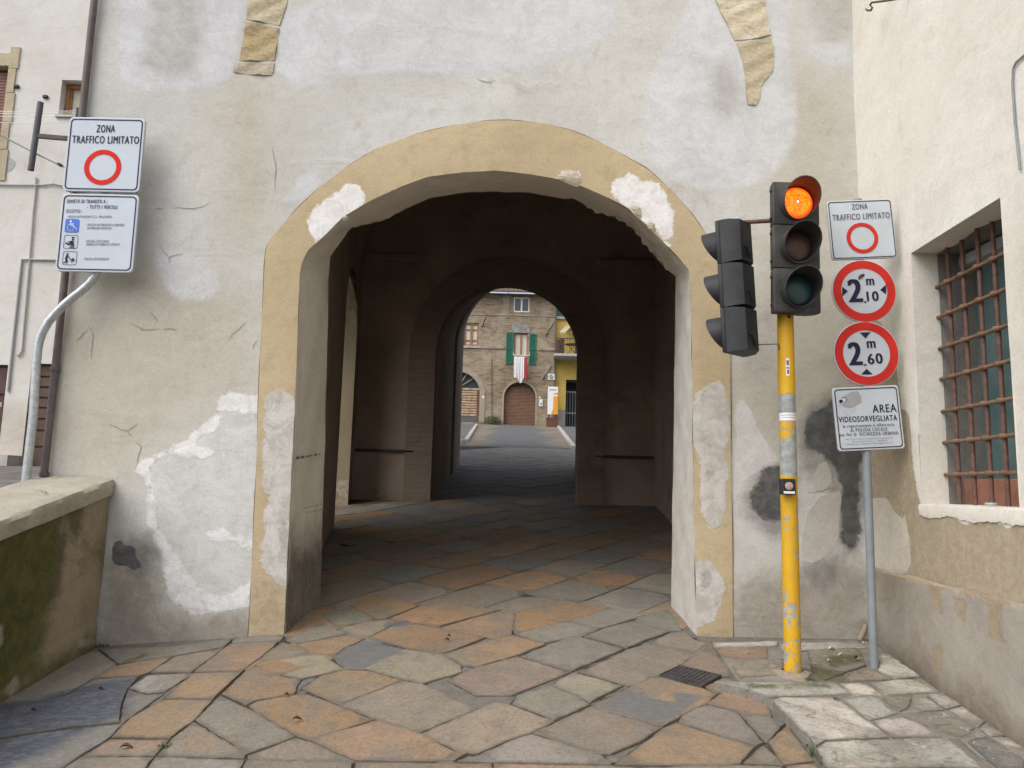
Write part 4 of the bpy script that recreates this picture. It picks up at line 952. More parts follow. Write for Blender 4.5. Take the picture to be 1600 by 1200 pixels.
for k_ in range(16):
    for j in range(6): b.f.append((k_*6+j, k_*6+(j+1) % 6, k_*6+6+(j+1) % 6, k_*6+6+j))
b.mi = [0]*len(b.f); tag(b.build('metal_ring', M['camgrey'], None, smooth=True), 'small grey metal ring lying on the barred window sill', 'ring')
# iron hook and cable on the wall
hk = [onX(u, v, RX0-.12, D, RM) for u, v in ((1392,0),(1378,2),(1362,4),(1359.5,8),(1363,12),(1361,16),(1356,16.5),(1353,14.5))]
a_ = onX(1392, 0, RX0-.12, D, RM); hk = [(xR(a_[1])+.02, a_[1]-.02, a_[2]+.02)] + hk
MB().tube(hk, .0075, 8).build('wall_hook', M['rust'], rh, smooth=True)
cb = [onR(u, v) for u, v in ((1625,78),(1605,86),(1592,97),(1587,108),(1586,130),(1590,190),(1596,248),(1598,265))]
MB().tube([(p[0]-.014, p[1], p[2]) for p in cb], .006, 8).build('wall_cable', M['greypaint'], rh, smooth=True)
# old drain stub in the corner
dc = [onY(u, v, D-.03) for u, v in ((1353,975),(1350,985),(1346,994),(1343,1000))]
MB().tube([(p[0]-.01, p[1]-.02, p[2]) for p in dc], [.015, .019, .02, .022], 10).build('drain_stub', M['dado'], tower, smooth=True)
# ================================================================== LETTERING AND SIGN HELPERS
def glyphs(s, weight=.0):
    cu = bpy.data.curves.new('t', 'FONT'); cu.body = s; cu.size = 1; cu.offset = weight; cu.resolution_u = 3; cu.space_character = 1.16
    o = bpy.data.objects.new('t', cu); COL.objects.link(o); bpy.context.view_layer.update()
    me = o.to_mesh(); vs = [(v.co.x, v.co.y) for v in me.vertices]; fs = [tuple(p.vertices) for p in me.polygons]
    o.to_mesh_clear(); bpy.data.objects.remove(o); bpy.data.curves.remove(cu); return vs, fs
def put_text(b, s, p0, p1, h, y, weight=.012, m=0):
    """write s from px p0 to px p1 (ends of its base line), capital height h px, on the plane y"""
    A, B = Vector(onY(*p0, y)), Vector(onY(*p1, y)); H = (Vector(onY(p0[0], p0[1]-h, y))-A).length
    ex = B-A; ez = Vector((-ex.z, 0, ex.x)).normalized(); vs, fs = glyphs(s, .008 if len(s) < 3 and weight > .02 else 0.)
    x0, x1 = min(v[0] for v in vs), max(v[0] for v in vs)
    nb = max(1, min(2 if len(s) > 3 else 3, int(round(weight*250)))); st = H*.045
    for q_ in range(nb): b.add([A + ex*((v[0]-x0)/(x1-x0)) + ez*(v[1]/.69*H) + ex.normalized()*st*(q_-(nb-1)/2) + Vector((0, -.0003*q_, 0)) for v in vs], fs, m)
def rrect(c, w_, h_, r, rot=0., y=0., n_=6):
    out = []; ca, sa = math.cos(rot), math.sin(rot)
    for qx, qz, a0 in ((1, 1, 0), (-1, 1, 90), (-1, -1, 180), (1, -1, 270)):
        for i in range(n_+1):
            a = R(a0+90*i/n_); x = qx*(w_/2-r)+r*math.cos(a); z = qz*(h_/2-r)+r*math.sin(a)
            out.append((c[0]+x*ca-z*sa, y, c[1]+x*sa+z*ca))
    return out
def ring(b, o_, i_, m=0):
    n_ = len(o_); b.add(list(o_)+list(i_), [(k_, (k_+1) % n_, n_+(k_+1) % n_, n_+k_) for k_ in range(n_)], m)
def disc(c, r, y, n_=56, sx=1.): return [(c[0]+r*sx*math.cos(2*math.pi*i/n_), y, c[1]+r*math.sin(2*math.pi*i/n_)) for i in range(n_)]
def fillpoly(b, pts, m=0): b.add(pts, [tuple(range(len(pts)))], m)
def panel(parent, outline, face, back=.018, bead=True, mats=None, label=None):
    b = MB(); y = outline[0][1]; n_ = len(outline); c = np.mean(outline, 0)
    inn_ = [(c[0]+(p[0]-c[0])*.985, y-.0, c[2]+(p[2]-c[2])*.985) for p in outline]
    fillpoly(b, inn_, 0); ring(b, [(p[0], y+.003, p[2]) for p in outline], inn_, 0)
    ring(b, [(p[0], y+back, p[2]) for p in outline], [(p[0], y+.003, p[2]) for p in outline], 1); fillpoly(b, [(p[0], y+back, p[2]) for p in outline], 1)
    o = b.build('sign_panel', [face, M['signback']], parent, smooth=True)
    if label: o['label'] = label
    return o
def pxpoly(pts, y): return [onY(u, v, y) for u, v in pts]

# ================================================================== LEFT ROAD SIGN
YL = 5.545
ls = thing('road_sign', 'pair of square white restricted traffic signs on a bent galvanised pole behind parapet', 'road sign', (-3.55, 5.62, 1.4))
pp = [onY(40, 800, 5.60), onY(45, 750, 5.60), onY(52, 650, 5.60), onY(57, 565, 5.60), onY(60, 537, 5.60), onY(66, 519, 5.60), onY(76, 502, 5.60), onY(92, 484, 5.60), onY(112, 466, 5.60), onY(128, 454, 5.60), onY(139, 444, 5.60), onY(147, 434, 5.60), onY(151, 424, 5.60), onY(154, 400, 5.60)]
pp = [Vector(p) for p in pp]; zz = pp[2].z; xm = pp[2].x
pp[0] = Vector((xm-.005, 5.6, 1.35)); pp[1] = Vector((xm-.003, 5.6, 1.6)); xt = pp[-2].x
q = [pp[0], pp[1]] + pp[2:-1] + [Vector((xt+.004, 5.60, pp[-1].z)), Vector((xt+.004, 5.60, 4.25))]
MB().tube(resample(q, 60), .0305, 16).build('pole', M['galv'], ls, smooth=True)
MB().tube([(xt+.004, 5.60, 4.25), (xt+.004, 5.60, 4.262)], .034, 16).build('pole_cap', M['greymetal'], ls, smooth=True)
cU = (-3.133, EYE+2.412); cLw = (-3.125, EYE+1.797)
up = panel(ls, rrect(cU, .578, .590, .035, R(.3), YL), M['signwhite'], .022)
b = MB(); ring(b, rrect(cU, .548, .560, .03, R(.3), YL-.0022), rrect(cU, .530, .542, .024, R(.3), YL-.0022)); b.build('border', M['ink'], up)
b = MB(); put_text(b, 'ZONA', (150.5,206.5), (179,206.8), 11.5, YL-.003, .012); b.build('lettering', M['ink'], up); b = MB(); put_text(b, 'TRAFFICO LIMITATO', (112.5,223.3), (216.5,224.6), 11.6, YL-.003, .012)
b.build('lettering', M['ink'], up)
c_ = onY(160.6, 261.5, YL); b = MB(); r1 = (onY(189.5, 261.5, YL)[0]-onY(131.7, 261.5, YL)[0])/2
ring(b, disc((c_[0], c_[2]), r1, YL-.003), disc((c_[0], c_[2]), r1*.735, YL-.003)); b.build('red_ring', M['red'], up)
lo = panel(ls, rrect(cLw, .576, .602, .035, R(.3), YL), M['signwhite'], .022)
b = MB(); ring(b, rrect(cLw, .548, .574, .034, R(.3), YL-.0022), rrect(cLw, .531, .557, .028, R(.3), YL-.0022)); b.build('border', M['ink'], lo)
tm = M['ink']
def T(s, a, c, h, wt=.0): b = MB(); put_text(b, s, a, c, h, YL-.003, wt); b.build('lettering', tm, lo)
T('DIVIETO DI TRANSITO A :', (105,317), (167.5,317.3), 5.4, .014); T('- TUTTI I VEICOLI', (136,325.8), (183,326.2), 5.4, .014); T('ECCETTO :', (103.8,332.2), (128,332.4), 5.0, .014)
tm = M['inkgrey']
T('- VEICOLI AUTORIZZATI Z.T.L. VALLE BASSA', (103.5,340), (174.5,340.2), 3.4, .01)
T('- VEICOLI AUTORIZZATI A SERVIZIO', (134,352.8), (194,353.2), 3.6, .01); T('DI PERSONE INVALIDE', (136.5,358), (174,358.2), 3.5, .01)
T('- POLIZIA, SOCCORSO', (132,378.3), (170,378.6), 3.5, .01); T('SERVIZI DI PUBBLICA UTILITA\u0027', (134.5,383.3), (187,383.7), 3.6, .01); T('- VEICOLI AUTORIZZATI', (129.5,406.2), (169.5,406.5), 3.7, .01)
def icon(cpx, s_, parent, frame_mat, blue):
    a = onY(*cpx, YL); k_ = .0049*s_
    b = MB(); o_ = rrect((a[0], a[2]), 22*k_, 22*k_, 3*k_, 0, YL-.003)
    if blue: fillpoly(b, o_)
    else: ring(b, o_, rrect((a[0], a[2]), 20.6*k_, 20.6*k_, 2.4*k_, 0, YL-.003))
    o = b.build('symbol_frame', frame_mat, parent); return a, k_
def P2(a, k_, pts): return [(a[0]+x*k_, YL-.0042, a[2]+z*k_) for x, z in pts]
def stroke(b, a, k_, pts, w_):
    pts = [Vector((x, z)) for x, z in pts]
    for p, q_ in zip(pts, pts[1:]):
        d_ = (q_-p).normalized(); n_ = Vector((-d_.y, d_.x))*w_/2; fillpoly(b, P2(a, k_, [tuple(p+n_-d_*w_*.3), tuple(q_+n_+d_*w_*.3), tuple(q_-n_+d_*w_*.3), tuple(p-n_-d_*w_*.3)]))
a, k_ = icon((112.8,352.8), .97, lo, M['blue'], True); b = MB()
stroke(b, a, k_, [(-2.2, 4.6), (-2.0, .6), (2.6, .4), (4.8, -5.2), (7.4, -4.4)], 1.5); stroke(b, a, k_, [(-2, 3), (2.2, 2.8)], 1.3); fillpoly(b, P2(a, k_, [(-2.4+1.6*math.cos(t), 7.2+1.6*math.sin(t)) for t in np.linspace(0, 2*math.pi, 14)[:-1]]))
stroke(b, a, k_, [(-.9+5.6*math.cos(t), -3.0+5.6*math.sin(t)) for t in np.linspace(R(118), R(348), 16)], 1.4); b.build('symbol', M['whitep'], lo)
a, k_ = icon((110.8,378), .97, lo, M['ink'], False); b = MB()
fillpoly(b, P2(a, k_, [(.6, 8.2), (5.6, 7.8), (4.6, 5.6), (1.8, 5.4)])); fillpoly(b, P2(a, k_, [(3.2+1.7*math.cos(t), 3.6+1.6*math.sin(t)) for t in np.linspace(0, 2*math.pi, 12)[:-1]]))
fillpoly(b, P2(a, k_, [(1.2, 1.4), (4.2, 1.6), (6.2, -6.2), (.6, -6.6), (.2, -3.6)])); stroke(b, a, k_, [(1.4, .4), (-2.4, -4.4), (-7.6, -2.2)], 2.2); stroke(b, a, k_, [(-.6, -8.6), (6.2, -8.4)], 1.6); stroke(b, a, k_, [(-5, -.6), (1, 1)], 1.2)
b.build('symbol', M['ink'], lo)
a, k_ = icon((109.2,403.5), .97, lo, M['ink'], False); b = MB()
fillpoly(b, P2(a, k_, [(-3.8+1.5*math.cos(t), 6.4+1.5*math.sin(t)) for t in np.linspace(0, 2*math.pi, 12)[:-1]])); stroke(b, a, k_, [(-4.4, 4), (-5.6, -1.4)], 3); stroke(b, a, k_, [(-5.8, -1.6), (-5.0, -4.6), (-8.6, -8)], 1.5); stroke(b, a, k_, [(-5.2, -1.6), (-2.8, -4.4), (-4.6, -8)], 1.5); stroke(b, a, k_, [(-4, 3.6), (-.8, 1.0), (4.2, -6.6)], 1.1)
fillpoly(b, P2(a, k_, [(2.6, -1.8), (5.8, .6), (8.4, -3.2), (5.0, -5.4)])); b.build('symbol', M['ink'], lo)
# tubular antenna on an arm beside the sign
an = thing('tube_antenna', 'slim dark grey vertical tube held by a side arm left of the sign', 'antenna', onY(56, 214, 5.62))
t0, t1 = Vector(onY(63.5, 160, 5.62)), Vector(onY(48, 266, 5.62)); 
tube_ = MB().tube([t0, t1], .0225, 16).build('tube', M['greymetal'], an, smooth=True)
ar = MB(); A_, B_ = Vector(onY(59, 212.5, 5.62)), Vector(onY(128, 218.5, 5.70)); d_ = (B_-A_); ar.prism([A_+Vector((0, -.012, .016)), A_+Vector((0, .012, .016)), A_+Vector((0, .012, -.016)), A_+Vector((0, -.012, -.016))], d_); ar.build('arm', M['darkpipe'], an)
cbl = thing('overhead_cable', 'thin grey cable slanting down to the signpost in front of the white house', 'cable', onY(40, 230, 5.63))
c0, c1 = Vector(onY(-70, 168, 5.66)), Vector(onY(106, 264, 5.66)); pts = [c0.lerp(c1, t)+Vector((0, 0, -.02*math.sin(math.pi*t))) for t in np.linspace(0, 1, 14)]
MB().tube(pts, .0058, 8).build('cable', M['greypaint'], cbl, smooth=True)
e0, e1 = Vector(onY(90, 255.2, 5.66)), Vector(onY(98, 260, 5.66)); MB().tube([e0, e0.lerp(e1, .5), e1], [.008, .014, .009], 10).build('cable_joint', M['black'], cbl, smooth=True)

# ================================================================== TRAFFIC LIGHT
YT = 4.93; XT = onY(1233, 780, YT)[0]
tl = thing('traffic_light', 'peeling yellow traffic light pole showing orange, with a second dark signal head on an arm', 'traffic light', (XT, YT, swz(XT, YT)))
zt_, zb_ = onY(1229, 330, YT)[2], swz(XT, YT)-.03
b = MB(); pts = [Vector((XT, YT, z)) for z in np.linspace(zb_, zt_, 90)]; b.tube(pts, .0525, 24)
po = b.build('pole', M['yellow'], tl, smooth=True); P = np.array(b.v)
zv = lambda v: onY(1232, v, YT)[2]
kz = [(1075, .06), (1040, .23), (1010, .24), (985, .14), (960, .25), (925, .22), (900, .14), (880, .19), (800, .18), (775, -.05), (748, -.1), (742, .30), (690, .36), (680, .20), (664, .24), (650, .40), (618, .38), (610, -.1), (590, -.3), (300, -.3)]
pe = np.interp(P[:, 2], [zv(v) for v, _ in kz], [k_ for _, k_ in kz]); fattr(po, 'peel', pe)
# collar of mortar at the foot
b = MB(); n_ = 22; zc = swz(XT, YT)
for j, (r_, dz) in enumerate(((.060, .016), (.080, .013), (.105, .003), (.115, -.03))):
    for i in range(n_): an_ = 2*math.pi*i/n_; q_ = r_*(1+.10*math.sin(3*an_)+.06*math.sin(5*an_+1)); b.v.append((XT+q_*math.cos(an_)*1.05, YT+q_*math.sin(an_), zc+dz))
for j in range(3):
    for i in range(n_): b.f.append((j*n_+i, j*n_+(i+1) % n_, (j+1)*n_+(i+1) % n_, (j+1)*n_+i))
b.mi = [0]*len(b.f); b.build('collar', M['dado'], tl, smooth=True)
def curved_patch(name, v0, v1, ang, half, mat, rr_=.0535, parent=tl):
    b = MB(); z0, z1 = zv(v1), zv(v0); n_ = max(3, int(half*8))
    for z in (z0, z1):
        for i in range(n_+1): a = ang-half+2*half*i/n_; b.v.append((XT+rr_*math.sin(a), YT-rr_*math.cos(a), z))
    b.f = [(i, i+1, n_+2+i, n_+1+i) for i in range(n_)]; b.mi = [0]*n_; return b.build(name, mat, parent)
st = curved_patch('sticker', 562, 589, -.18, .20, M['paper']); curved_patch('sticker_print', 565, 573, -.18, .13, M['inkgrey'], .0541, st); curved_patch('sticker_print', 575.5, 578, -.18, .14, M['inkgrey'], .0541, st); curved_patch('sticker_print', 580, 586, -.15, .12, M['inkgrey'], .0541, st)
st = curved_patch('paper_band', 646, 658, 0., 1.45, M['paper']); curved_patch('faint_line', 649, 650.2, 0., 1.1, M['camgrey'], .0541, st); curved_patch('faint_line', 653, 654, .1, 1.0, M['camgrey'], .0541, st)
curved_patch('sticker', 489, 500, .12, .22, M['blackd'])
# push button box
bx = onY(1232.5, 760.5, YT-.10); b = MB().box((bx[0]-.044, YT-.105, bx[2]-.050), (bx[0]+.044, YT-.045, bx[2]+.050), bev=.008); bb = b.build('push_button_box', M['black'], tl)
b = MB().tube([(bx[0]-.002, YT-.104, bx[2]+.005), (bx[0]-.002, YT-.114, bx[2]+.005)], .024, 18); b.build('button_ring', M['camgrey'], bb, smooth=True)
b = MB().tube([(bx[0]-.002, YT-.104, bx[2]+.005), (bx[0]-.002, YT-.119, bx[2]+.005)], .014, 16); b.build('button', M['pink'], bb, smooth=True)
MB().box((bx[0]-.034, YT-.1075, bx[2]-.043), (bx[0]+.034, YT-.104, bx[2]-.028)).build('label_strip', M['paper'], bb)
k = NT('lit_orange_lens'); k.b.inputs['Emission Strength'].default_value = 1.0
nz = k.noise(13, 7, .85, 4.5); g = k.n('VectorMath'); g.operation = 'LENGTH'; 
at = k.attr('rad'); c1_ = k.mix(k.ramp(nz, .40, .64), (1.35, .085, .004), (2.4, .40, .02)); c2_ = k.mix(k.ramp(at, .72, 1.0), c1_, (1.0, .045, .003)); c3_ = k.mix(k.ramp(k.math('ADD', at, k.math('MULTIPLY', k.math('SUBTRACT', nz, .5), .3)), .20, .10), c2_, (.5, .06, .02)); c3_ = k.mix(k.ramp(at, .075, .04), c3_, (4., 3.2, 2.6))
k.l(c3_, k.b.inputs['Emission Color']); M['lit'] = k.done((.3, .05, .01), .3)
k = NT('unlit_amber_lens'); f = k.ramp(k.attr('rad'), 0, 1); M['amber'] = k.done(k.mix(f, (.075, .030, .022), (.04, .022, .018)), .35, k.bump(k.noise(120, 2), .3, .004), spec=.4)
k = NT('unlit_green_lens'); f = k.ramp(k.attr('rad'), 0, 1); M['glens'] = k.done(k.mix(f, (.012, .050, .055), (.010, .028, .032)), .3, k.bump(k.noise(120, 2), .3, .004), spec=.4)
def signal_head(parent, T, W, H, lit, name):
    h = H/3; tr = lambda p: T @ Vector(p)
    b = MB()
    for i in range(3):
        zc = H/2-h*(i+.5); g_ = .0025 if lit else .0012
        bb_ = MB().box((-W/2, 0, zc-h/2+g_), (W/2, .032, zc+h/2-g_), bev=.007); b.add([tr(p) for p in bb_.v], bb_.f)
        z0, z1 = zc-h/2+g_, zc+h/2-g_; x0 = W/2
        v_ = [(-x0+.004, .032, z0), (x0-.004, .032, z0), (x0-.004, .032, z1), (-x0+.004, .032, z1), (-x0+.012, .095, z0+.004), (x0-.012, .095, z0+.004), (x0-.012, .095, z1-.004), (-x0+.012, .095, z1-.004),
              (-x0+.075, .150, z0+.016), (x0-.05, .150, z0+.010), (x0-.05, .150, z1-.010), (-x0+.075, .150, z1-.008)]
        b.add([tr(p) for p in v_], [(0, 1, 5, 4), (1, 2, 6, 5), (2, 3, 7, 6), (3, 0, 4, 7), (4, 5, 9, 8), (5, 6, 10, 9), (6, 7, 11, 10), (7, 4, 8, 11), (8, 9, 10, 11)])
        # raised rib and hinge clips of the rear housing
        for cl in (MB().box((-W/2-.006, .030, zc+h*.30), (-W/2+.012, .055, zc+h*.36), bev=.002), MB().box((-W/2-.006, .030, zc-h*.34), (-W/2+.012, .055, zc-h*.28), bev=.002)): b.add([tr(p) for p in cl.v], cl.f)
        rb = MB().prism([(-.02, .151, zc-h*.36), (-.004, .151, zc-h*.36), (.045, .151, zc-h*.12), (.036, .151, zc-h*.08)], (0, .012, 0)); b.add([tr(p) for p in rb.v], rb.f)
    hd = b.build(name, M['blackd'] if lit else M['black'], parent, smooth=True)
    for i in range(3):
        zc = H/2-h*(i+.5); b = MB(); n_ = 44; rv = .116
        rows = ((rv, .002, 0), (rv, 0, 1), (rv-.005, -.004, 1), (rv-.005, .002, 0))
        for (r_, dy, far) in rows:
            for k_ in range(n_):
                a = 2*math.pi*k_/n_; L_ = .022 + (.155 if lit else .125)*(.5+.5*math.sin(a))**.75 if far else 0
                b.v.append(tr((r_*math.cos(a), -L_+(0 if not far else 0), zc+r_*math.sin(a))))
        for j in range(3):
            for k_ in range(n_): b.f.append((j*n_+k_, j*n_+(k_+1) % n_, (j+1)*n_+(k_+1) % n_, (j+1)*n_+k_))
        b.mi = [0]*len(b.f); vz = b.build('visor', M['blackd'] if lit else M['black'], hd, smooth=True)
        b = MB(); rad = []; nr = 9
        b.v.append(tr((0, -.030, zc))); rad.append(0)
        for j in range(1, nr+1):
            for k_ in range(n_): a = 2*math.pi*k_/n_; r_ = .104*j/nr; b.v.append(tr((r_*math.cos(a), -.004-.026*math.sqrt(max(0, 1-(j/nr)**2)), zc+r_*math.sin(a)))); rad.append(j/nr)
        b.f += [(0, 1+k_, 1+(k_+1) % n_) for k_ in range(n_)]
        for j in range(nr-1):
            for k_ in range(n_): b.f.append((1+j*n_+k_, 1+j*n_+(k_+1) % n_, 1+(j+1)*n_+(k_+1) % n_, 1+(j+1)*n_+k_))
        b.mi = [0]*len(b.f); le = b.build('lens', (M['lit'] if lit and i == 0 else M['glens'] if i == 2 else M['amber']), hd, smooth='all'); fattr(le, 'rad', rad)
    return hd
YH = 4.775; hc = onY(1245, 385, YH); Wd = onY(1281.5, 385, YH)[0]-onY(1208.5, 385, YH)[0]; Hd = onY(1244, 283, YH)[2]-onY(1247, 487, YH)[2]
signal_head(tl, Matrix.Translation(hc) @ Matrix.Rotation(R(.6), 4, 'Y'), Wd, Hd, True, 'signal_head')
MB().box((XT-.03, YH+.12, hc[2]-.28), (XT+.03, YT-.04, hc[2]-.20), bev=.005).build('bracket', M['greymetal'], tl)
e_ = onY(1121.5, 446, 4.80); Pc = (e_[0]+.099, e_[1]+.102, e_[2])
T2 = Matrix.Translation(Pc) @ Matrix.Rotation(R(-2.8), 4, 'Y') @ Matrix.Rotation(R(227), 4, 'Z')
h2 = signal_head(tl, T2, .285, Hd*1.0, False, 'signal_head')
a0_, a1_ = Vector(onY(1211, 344.5, 4.85)), Vector(onY(1160, 347.5, 4.86)); MB().tube([a0_, a1_], .014, 10).build('bracket_arm', M['rust'], tl, smooth=True)
top2 = T2 @ Vector((0, .06, Hd/2)); MB().tube([top2, a1_.lerp(top2, .5)+Vector((0, 0, .02)), a1_], [.03, .028, .018], 10).build('bracket_arm', M['camgrey'], tl, smooth=True)
MB().tube([onY(1182, 538.5, 4.86), onY(1216, 537.5, 4.90), (XT-.05, 4.91, onY(1217, 545, 4.9)[2])], .0042, 6).build('stay_wire', M['greymetal'], tl, smooth=True)

# ================================================================== RIGHT ROAD SIGN
YS = 5.075; xs_p = onY(1360, 880, 5.11)[0]
rs_ = thing('road_sign', 'grey post carrying four white and red traffic and video surveillance signs beside the cream house', 'road sign', (xs_p, 5.11, swz(xs_p, 5.11)))
MB().tube([(xs_p, 5.11, swz(xs_p, 5.11)-.03), (xs_p, 5.11, onY(1345, 312, 5.11)[2])], .0265, 18).build('pole', M['greypaint'], rs_, smooth=True)
MB().tube([(xs_p, 5.11, onY(1358, 772, 5.11)[2]), (xs_p, 5.11, onY(1358, 769, 5.11)[2])], .0285, 18).build('pole_joint', M['greypaint'], rs_, smooth=True)
def sc(u, v): a = onY(u, v, YS); return (a[0], a[2])
def pw(u0, u1, v): return onY(u1, v, YS)[0]-onY(u0, v, YS)[0]
c_ = sc(1346.8, 358.3); z1_ = panel(rs_, rrect(c_, pw(1296.2, 1397.5, 358), pw(1296, 1391, 358), .022, R(3.9), YS), M['signwhite2'], .02)
b = MB(); w0 = pw(1296, 1397.5, 358); h0 = pw(1296, 1391, 358); ring(b, rrect(c_, w0*.968, h0*.966, .020, R(3.9), YS-.002), rrect(c_, w0*.942, h0*.938, .016, R(3.9), YS-.002)); b.build('border', M['ink'], z1_)
b = MB(); put_text(b, 'ZONA', (1331.5,327.6), (1356,326.2), 8.6, YS-.003, .012); b.build('lettering', M['inkgrey'], z1_); b = MB(); put_text(b, 'TRAFFICO LIMITATO', (1301.5,344.8), (1390.5,340.3), 9.2, YS-.003, .012); b.build('lettering', M['inkgrey'], z1_)
c2 = sc(1347.3, 372); r1 = pw(1322.5, 1372, 372)/2; b = MB(); ring(b, disc(c2, r1, YS-.003), disc(c2, r1*.75, YS-.003)); b.build('red_ring', M['red2'], z1_)
def round_sign(cu, cv, ru, texts, tris):
    c = sc(cu, cv); r_ = pw(cu-ru, cu+ru, cv)/2
    p = panel(rs_, disc(c, r_, YS), M['signwhite2'], .016)
    b = MB(); ring(b, disc(c, r_*.972, YS-.002), disc(c, r_*.715, YS-.002)); b.build('red_ring', M['red2'], p)
    for (s, a, e, h, wt) in texts: b = MB(); put_text(b, s, a, e, h, YS-.003, wt); b.build('lettering', M['ink'], p)
    for t in tris: b = MB(); fillpoly(b, pxpoly(t, YS-.003)); b.build('arrow', M['ink'], p)
round_sign(1350.3, 454.7, 50.2, [('2', (1328,471.8), (1347.5,471.2), 35, .035), (',', (1350.5,472), (1353.5,472), 9, .03), ('10', (1355.5,470.5), (1373,469.8), 15, .012), ('m', (1354.3,445.6), (1365.8,445.2), 15, .012)],
           [[(1316,448),(1324.8,455),(1316,463)], [(1384.6,444.5),(1375.2,453),(1384.8,459.5)]])
b = MB(); put = fillpoly(b, pxpoly([(1340.5,433.5),(1344,429),(1350.5,427.5),(1351,431),(1345,436),(1342,437)], YS-.0036)); b.build('mud_spot', M['leaf'], rs_)
round_sign(1353.8, 552.3, 51.2, [('2', (1328.5,570.3), (1347,569.8), 35, .035), (',', (1350.5,570.5), (1353.5,570.5), 9, .03), ('60', (1357,569.0), (1379.5,567.6), 16, .012), ('m', (1355.5,543.7), (1368,543.2), 16, .012)],
           [[(1343.5,519.6),(1360.5,519.0),(1352.3,528.6)], [(1345.5,585.2),(1363.5,584.8),(1354,576.2)]])
c_ = sc(1356.8, 653.2); vp = panel(rs_, rrect(c_, pw(1304.5, 1408.8, 653), pw(1305, 1404.5, 653), .02, R(4.2), YS), M['signwhite2'], .016)
w0 = pw(1304.5, 1408.8, 653); h0 = pw(1305, 1404.5, 653); b = MB(); ring(b, rrect(c_, w0*.945, h0*.945, .022, R(4.2), YS-.002), rrect(c_, w0*.915, h0*.915, .018, R(4.2), YS-.002)); b.build('border', M['ink'], vp)
tm = M['ink']
def V_(s, a, e, h, wt=.006): b = MB(); put_text(b, s, a, e, h, YS-.003, wt); b.build('lettering', tm, vp)
V_('AREA', (1364,644.8), (1401,643), 12.2, .008); V_('VIDEOSORVEGLIATA', (1311,660), (1402,656.6), 8.6, .008); tm = M['inkgrey']
V_('la registrazione \u00e8 effettuata', (1317,668.3), (1397.5,665), 4.6); V_('da POLIZIA LOCALE', (1328.8,674.6), (1386.5,672.4), 5.0); V_('per fini di  SICUREZZA URBANA', (1312,681.8), (1404,678.6), 5.0)
V_('Art.13 del Codice in materia di protezione dei', (1321.5,687.6), (1395,684.8), 2.3, 0); V_('dati personali (D.Lg.s. n. 196/2003)', (1331.5,691), (1386,689), 2.3, 0); V_("L'informativa completa \u00e8 consultabile sul sito:", (1322,695.4), (1396,692.4), 2.3, 0)
b = MB(); fillpoly(b, pxpoly([(1316.5,620),(1330,612.5),(1341,611),(1343,616),(1345.5,618.5),(1346,628.5),(1333,634.5),(1328,637),(1317.5,635),(1317,632)], YS-.003)); cm = b.build('camera_symbol', M['camgrey'], vp)
def circ(u, v, r_, y): a = onY(u, v, y); k_ = pw(u-r_, u+r_, v)/2; return disc((a[0], a[2]), k_, y, 24)
b = MB(); fillpoly(b, circ(1318.5, 625, 5.2, YS-.0034)); fillpoly(b, circ(1314.5, 627, 4.4, YS-.0042)); b.build('camera_symbol', M['signwhite2'], vp)
b = MB(); ring(b, circ(1318.8, 624.8, 4.6, YS-.0038), circ(1318.8, 624.8, 3.6, YS-.0038)); fillpoly(b, circ(1314, 627.2, 2.9, YS-.0046)); b.build('camera_symbol', M['ink'], vp)
b = MB()
for path in ([(1333,635),(1332,640),(1322,642.5),(1318.5,645),(1320.5,648.5),(1324,647)], [(1337,634),(1336,642),(1328,646.5),(1322,648.5)]):
    q_ = [Vector(p) for p in pxpoly(path, YS-.003)]
    for p0, p1 in zip(q_, q_[1:]): d_ = (p1-p0).normalized(); n_ = Vector((-d_.z, 0, d_.x))*.0007; fillpoly(b, [p0+n_, p1+n_, p1-n_, p0-n_])
b.build('camera_symbol', M['camgrey'], vp)

# ================================================================== STREET DETAILS
g4 = [onG(*p) for p in ((1030,1057.5),(1062,1042.5),(1127.5,1057),(1097,1075.5))]; g4 = [Vector((p[0], p[1], gzn(p[0], p[1])+.012)) for p in g4]
dcv = MB(); c_ = sum(g4, Vector())/4
fr_ = [c_+(p-c_)*1.0 for p in g4]; fi = [c_+(p-c_)*.93 for p in g4]
dcv.add([tuple(p) for p in fr_]+[tuple(p) for p in fi]+[tuple(p+Vector((0, 0, -.006))) for p in fi]+[tuple(p+Vector((0, 0, -.05))) for p in fr_], [(i, (i+1) % 4, 4+(i+1) % 4, 4+i) for i in range(4)]+[(4+i, 4+(i+1) % 4, 8+(i+1) % 4, 8+i) for i in range(4)]+[(8, 9, 10, 11)]+[(12+i, 12+(i+1) % 4, (i+1) % 4, i) for i in range(4)])
for i in range(9):
    for j in range(9):
        s0, s1, t0_, t1_ = (i+.14)/9, (i+.86)/9, (j+.14)/9, (j+.86)/9
        Q = [(fi[0].lerp(fi[3], s)).lerp(fi[1].lerp(fi[2], s), t) for s, t in ((s0, t0_), (s1, t0_), (s1, t1_), (s0, t1_))]; cc = sum(Q, Vector())/4
        lo_ = [q_+Vector((0, 0, -.006)) for q_ in Q]; hi_ = [cc+(q_-cc)*.8+Vector((0, 0, -.0005)) for q_ in Q]; dcv.add(lo_+hi_, [(4, 5, 6, 7)]+[(k_, (k_+1) % 4, 4+(k_+1) % 4, 4+k_) for k_ in range(4)])
tag(dcv.build('drain_cover', M['iron'], None), 'square studded iron drain cover set in the street paving near the footway', 'drain cover')
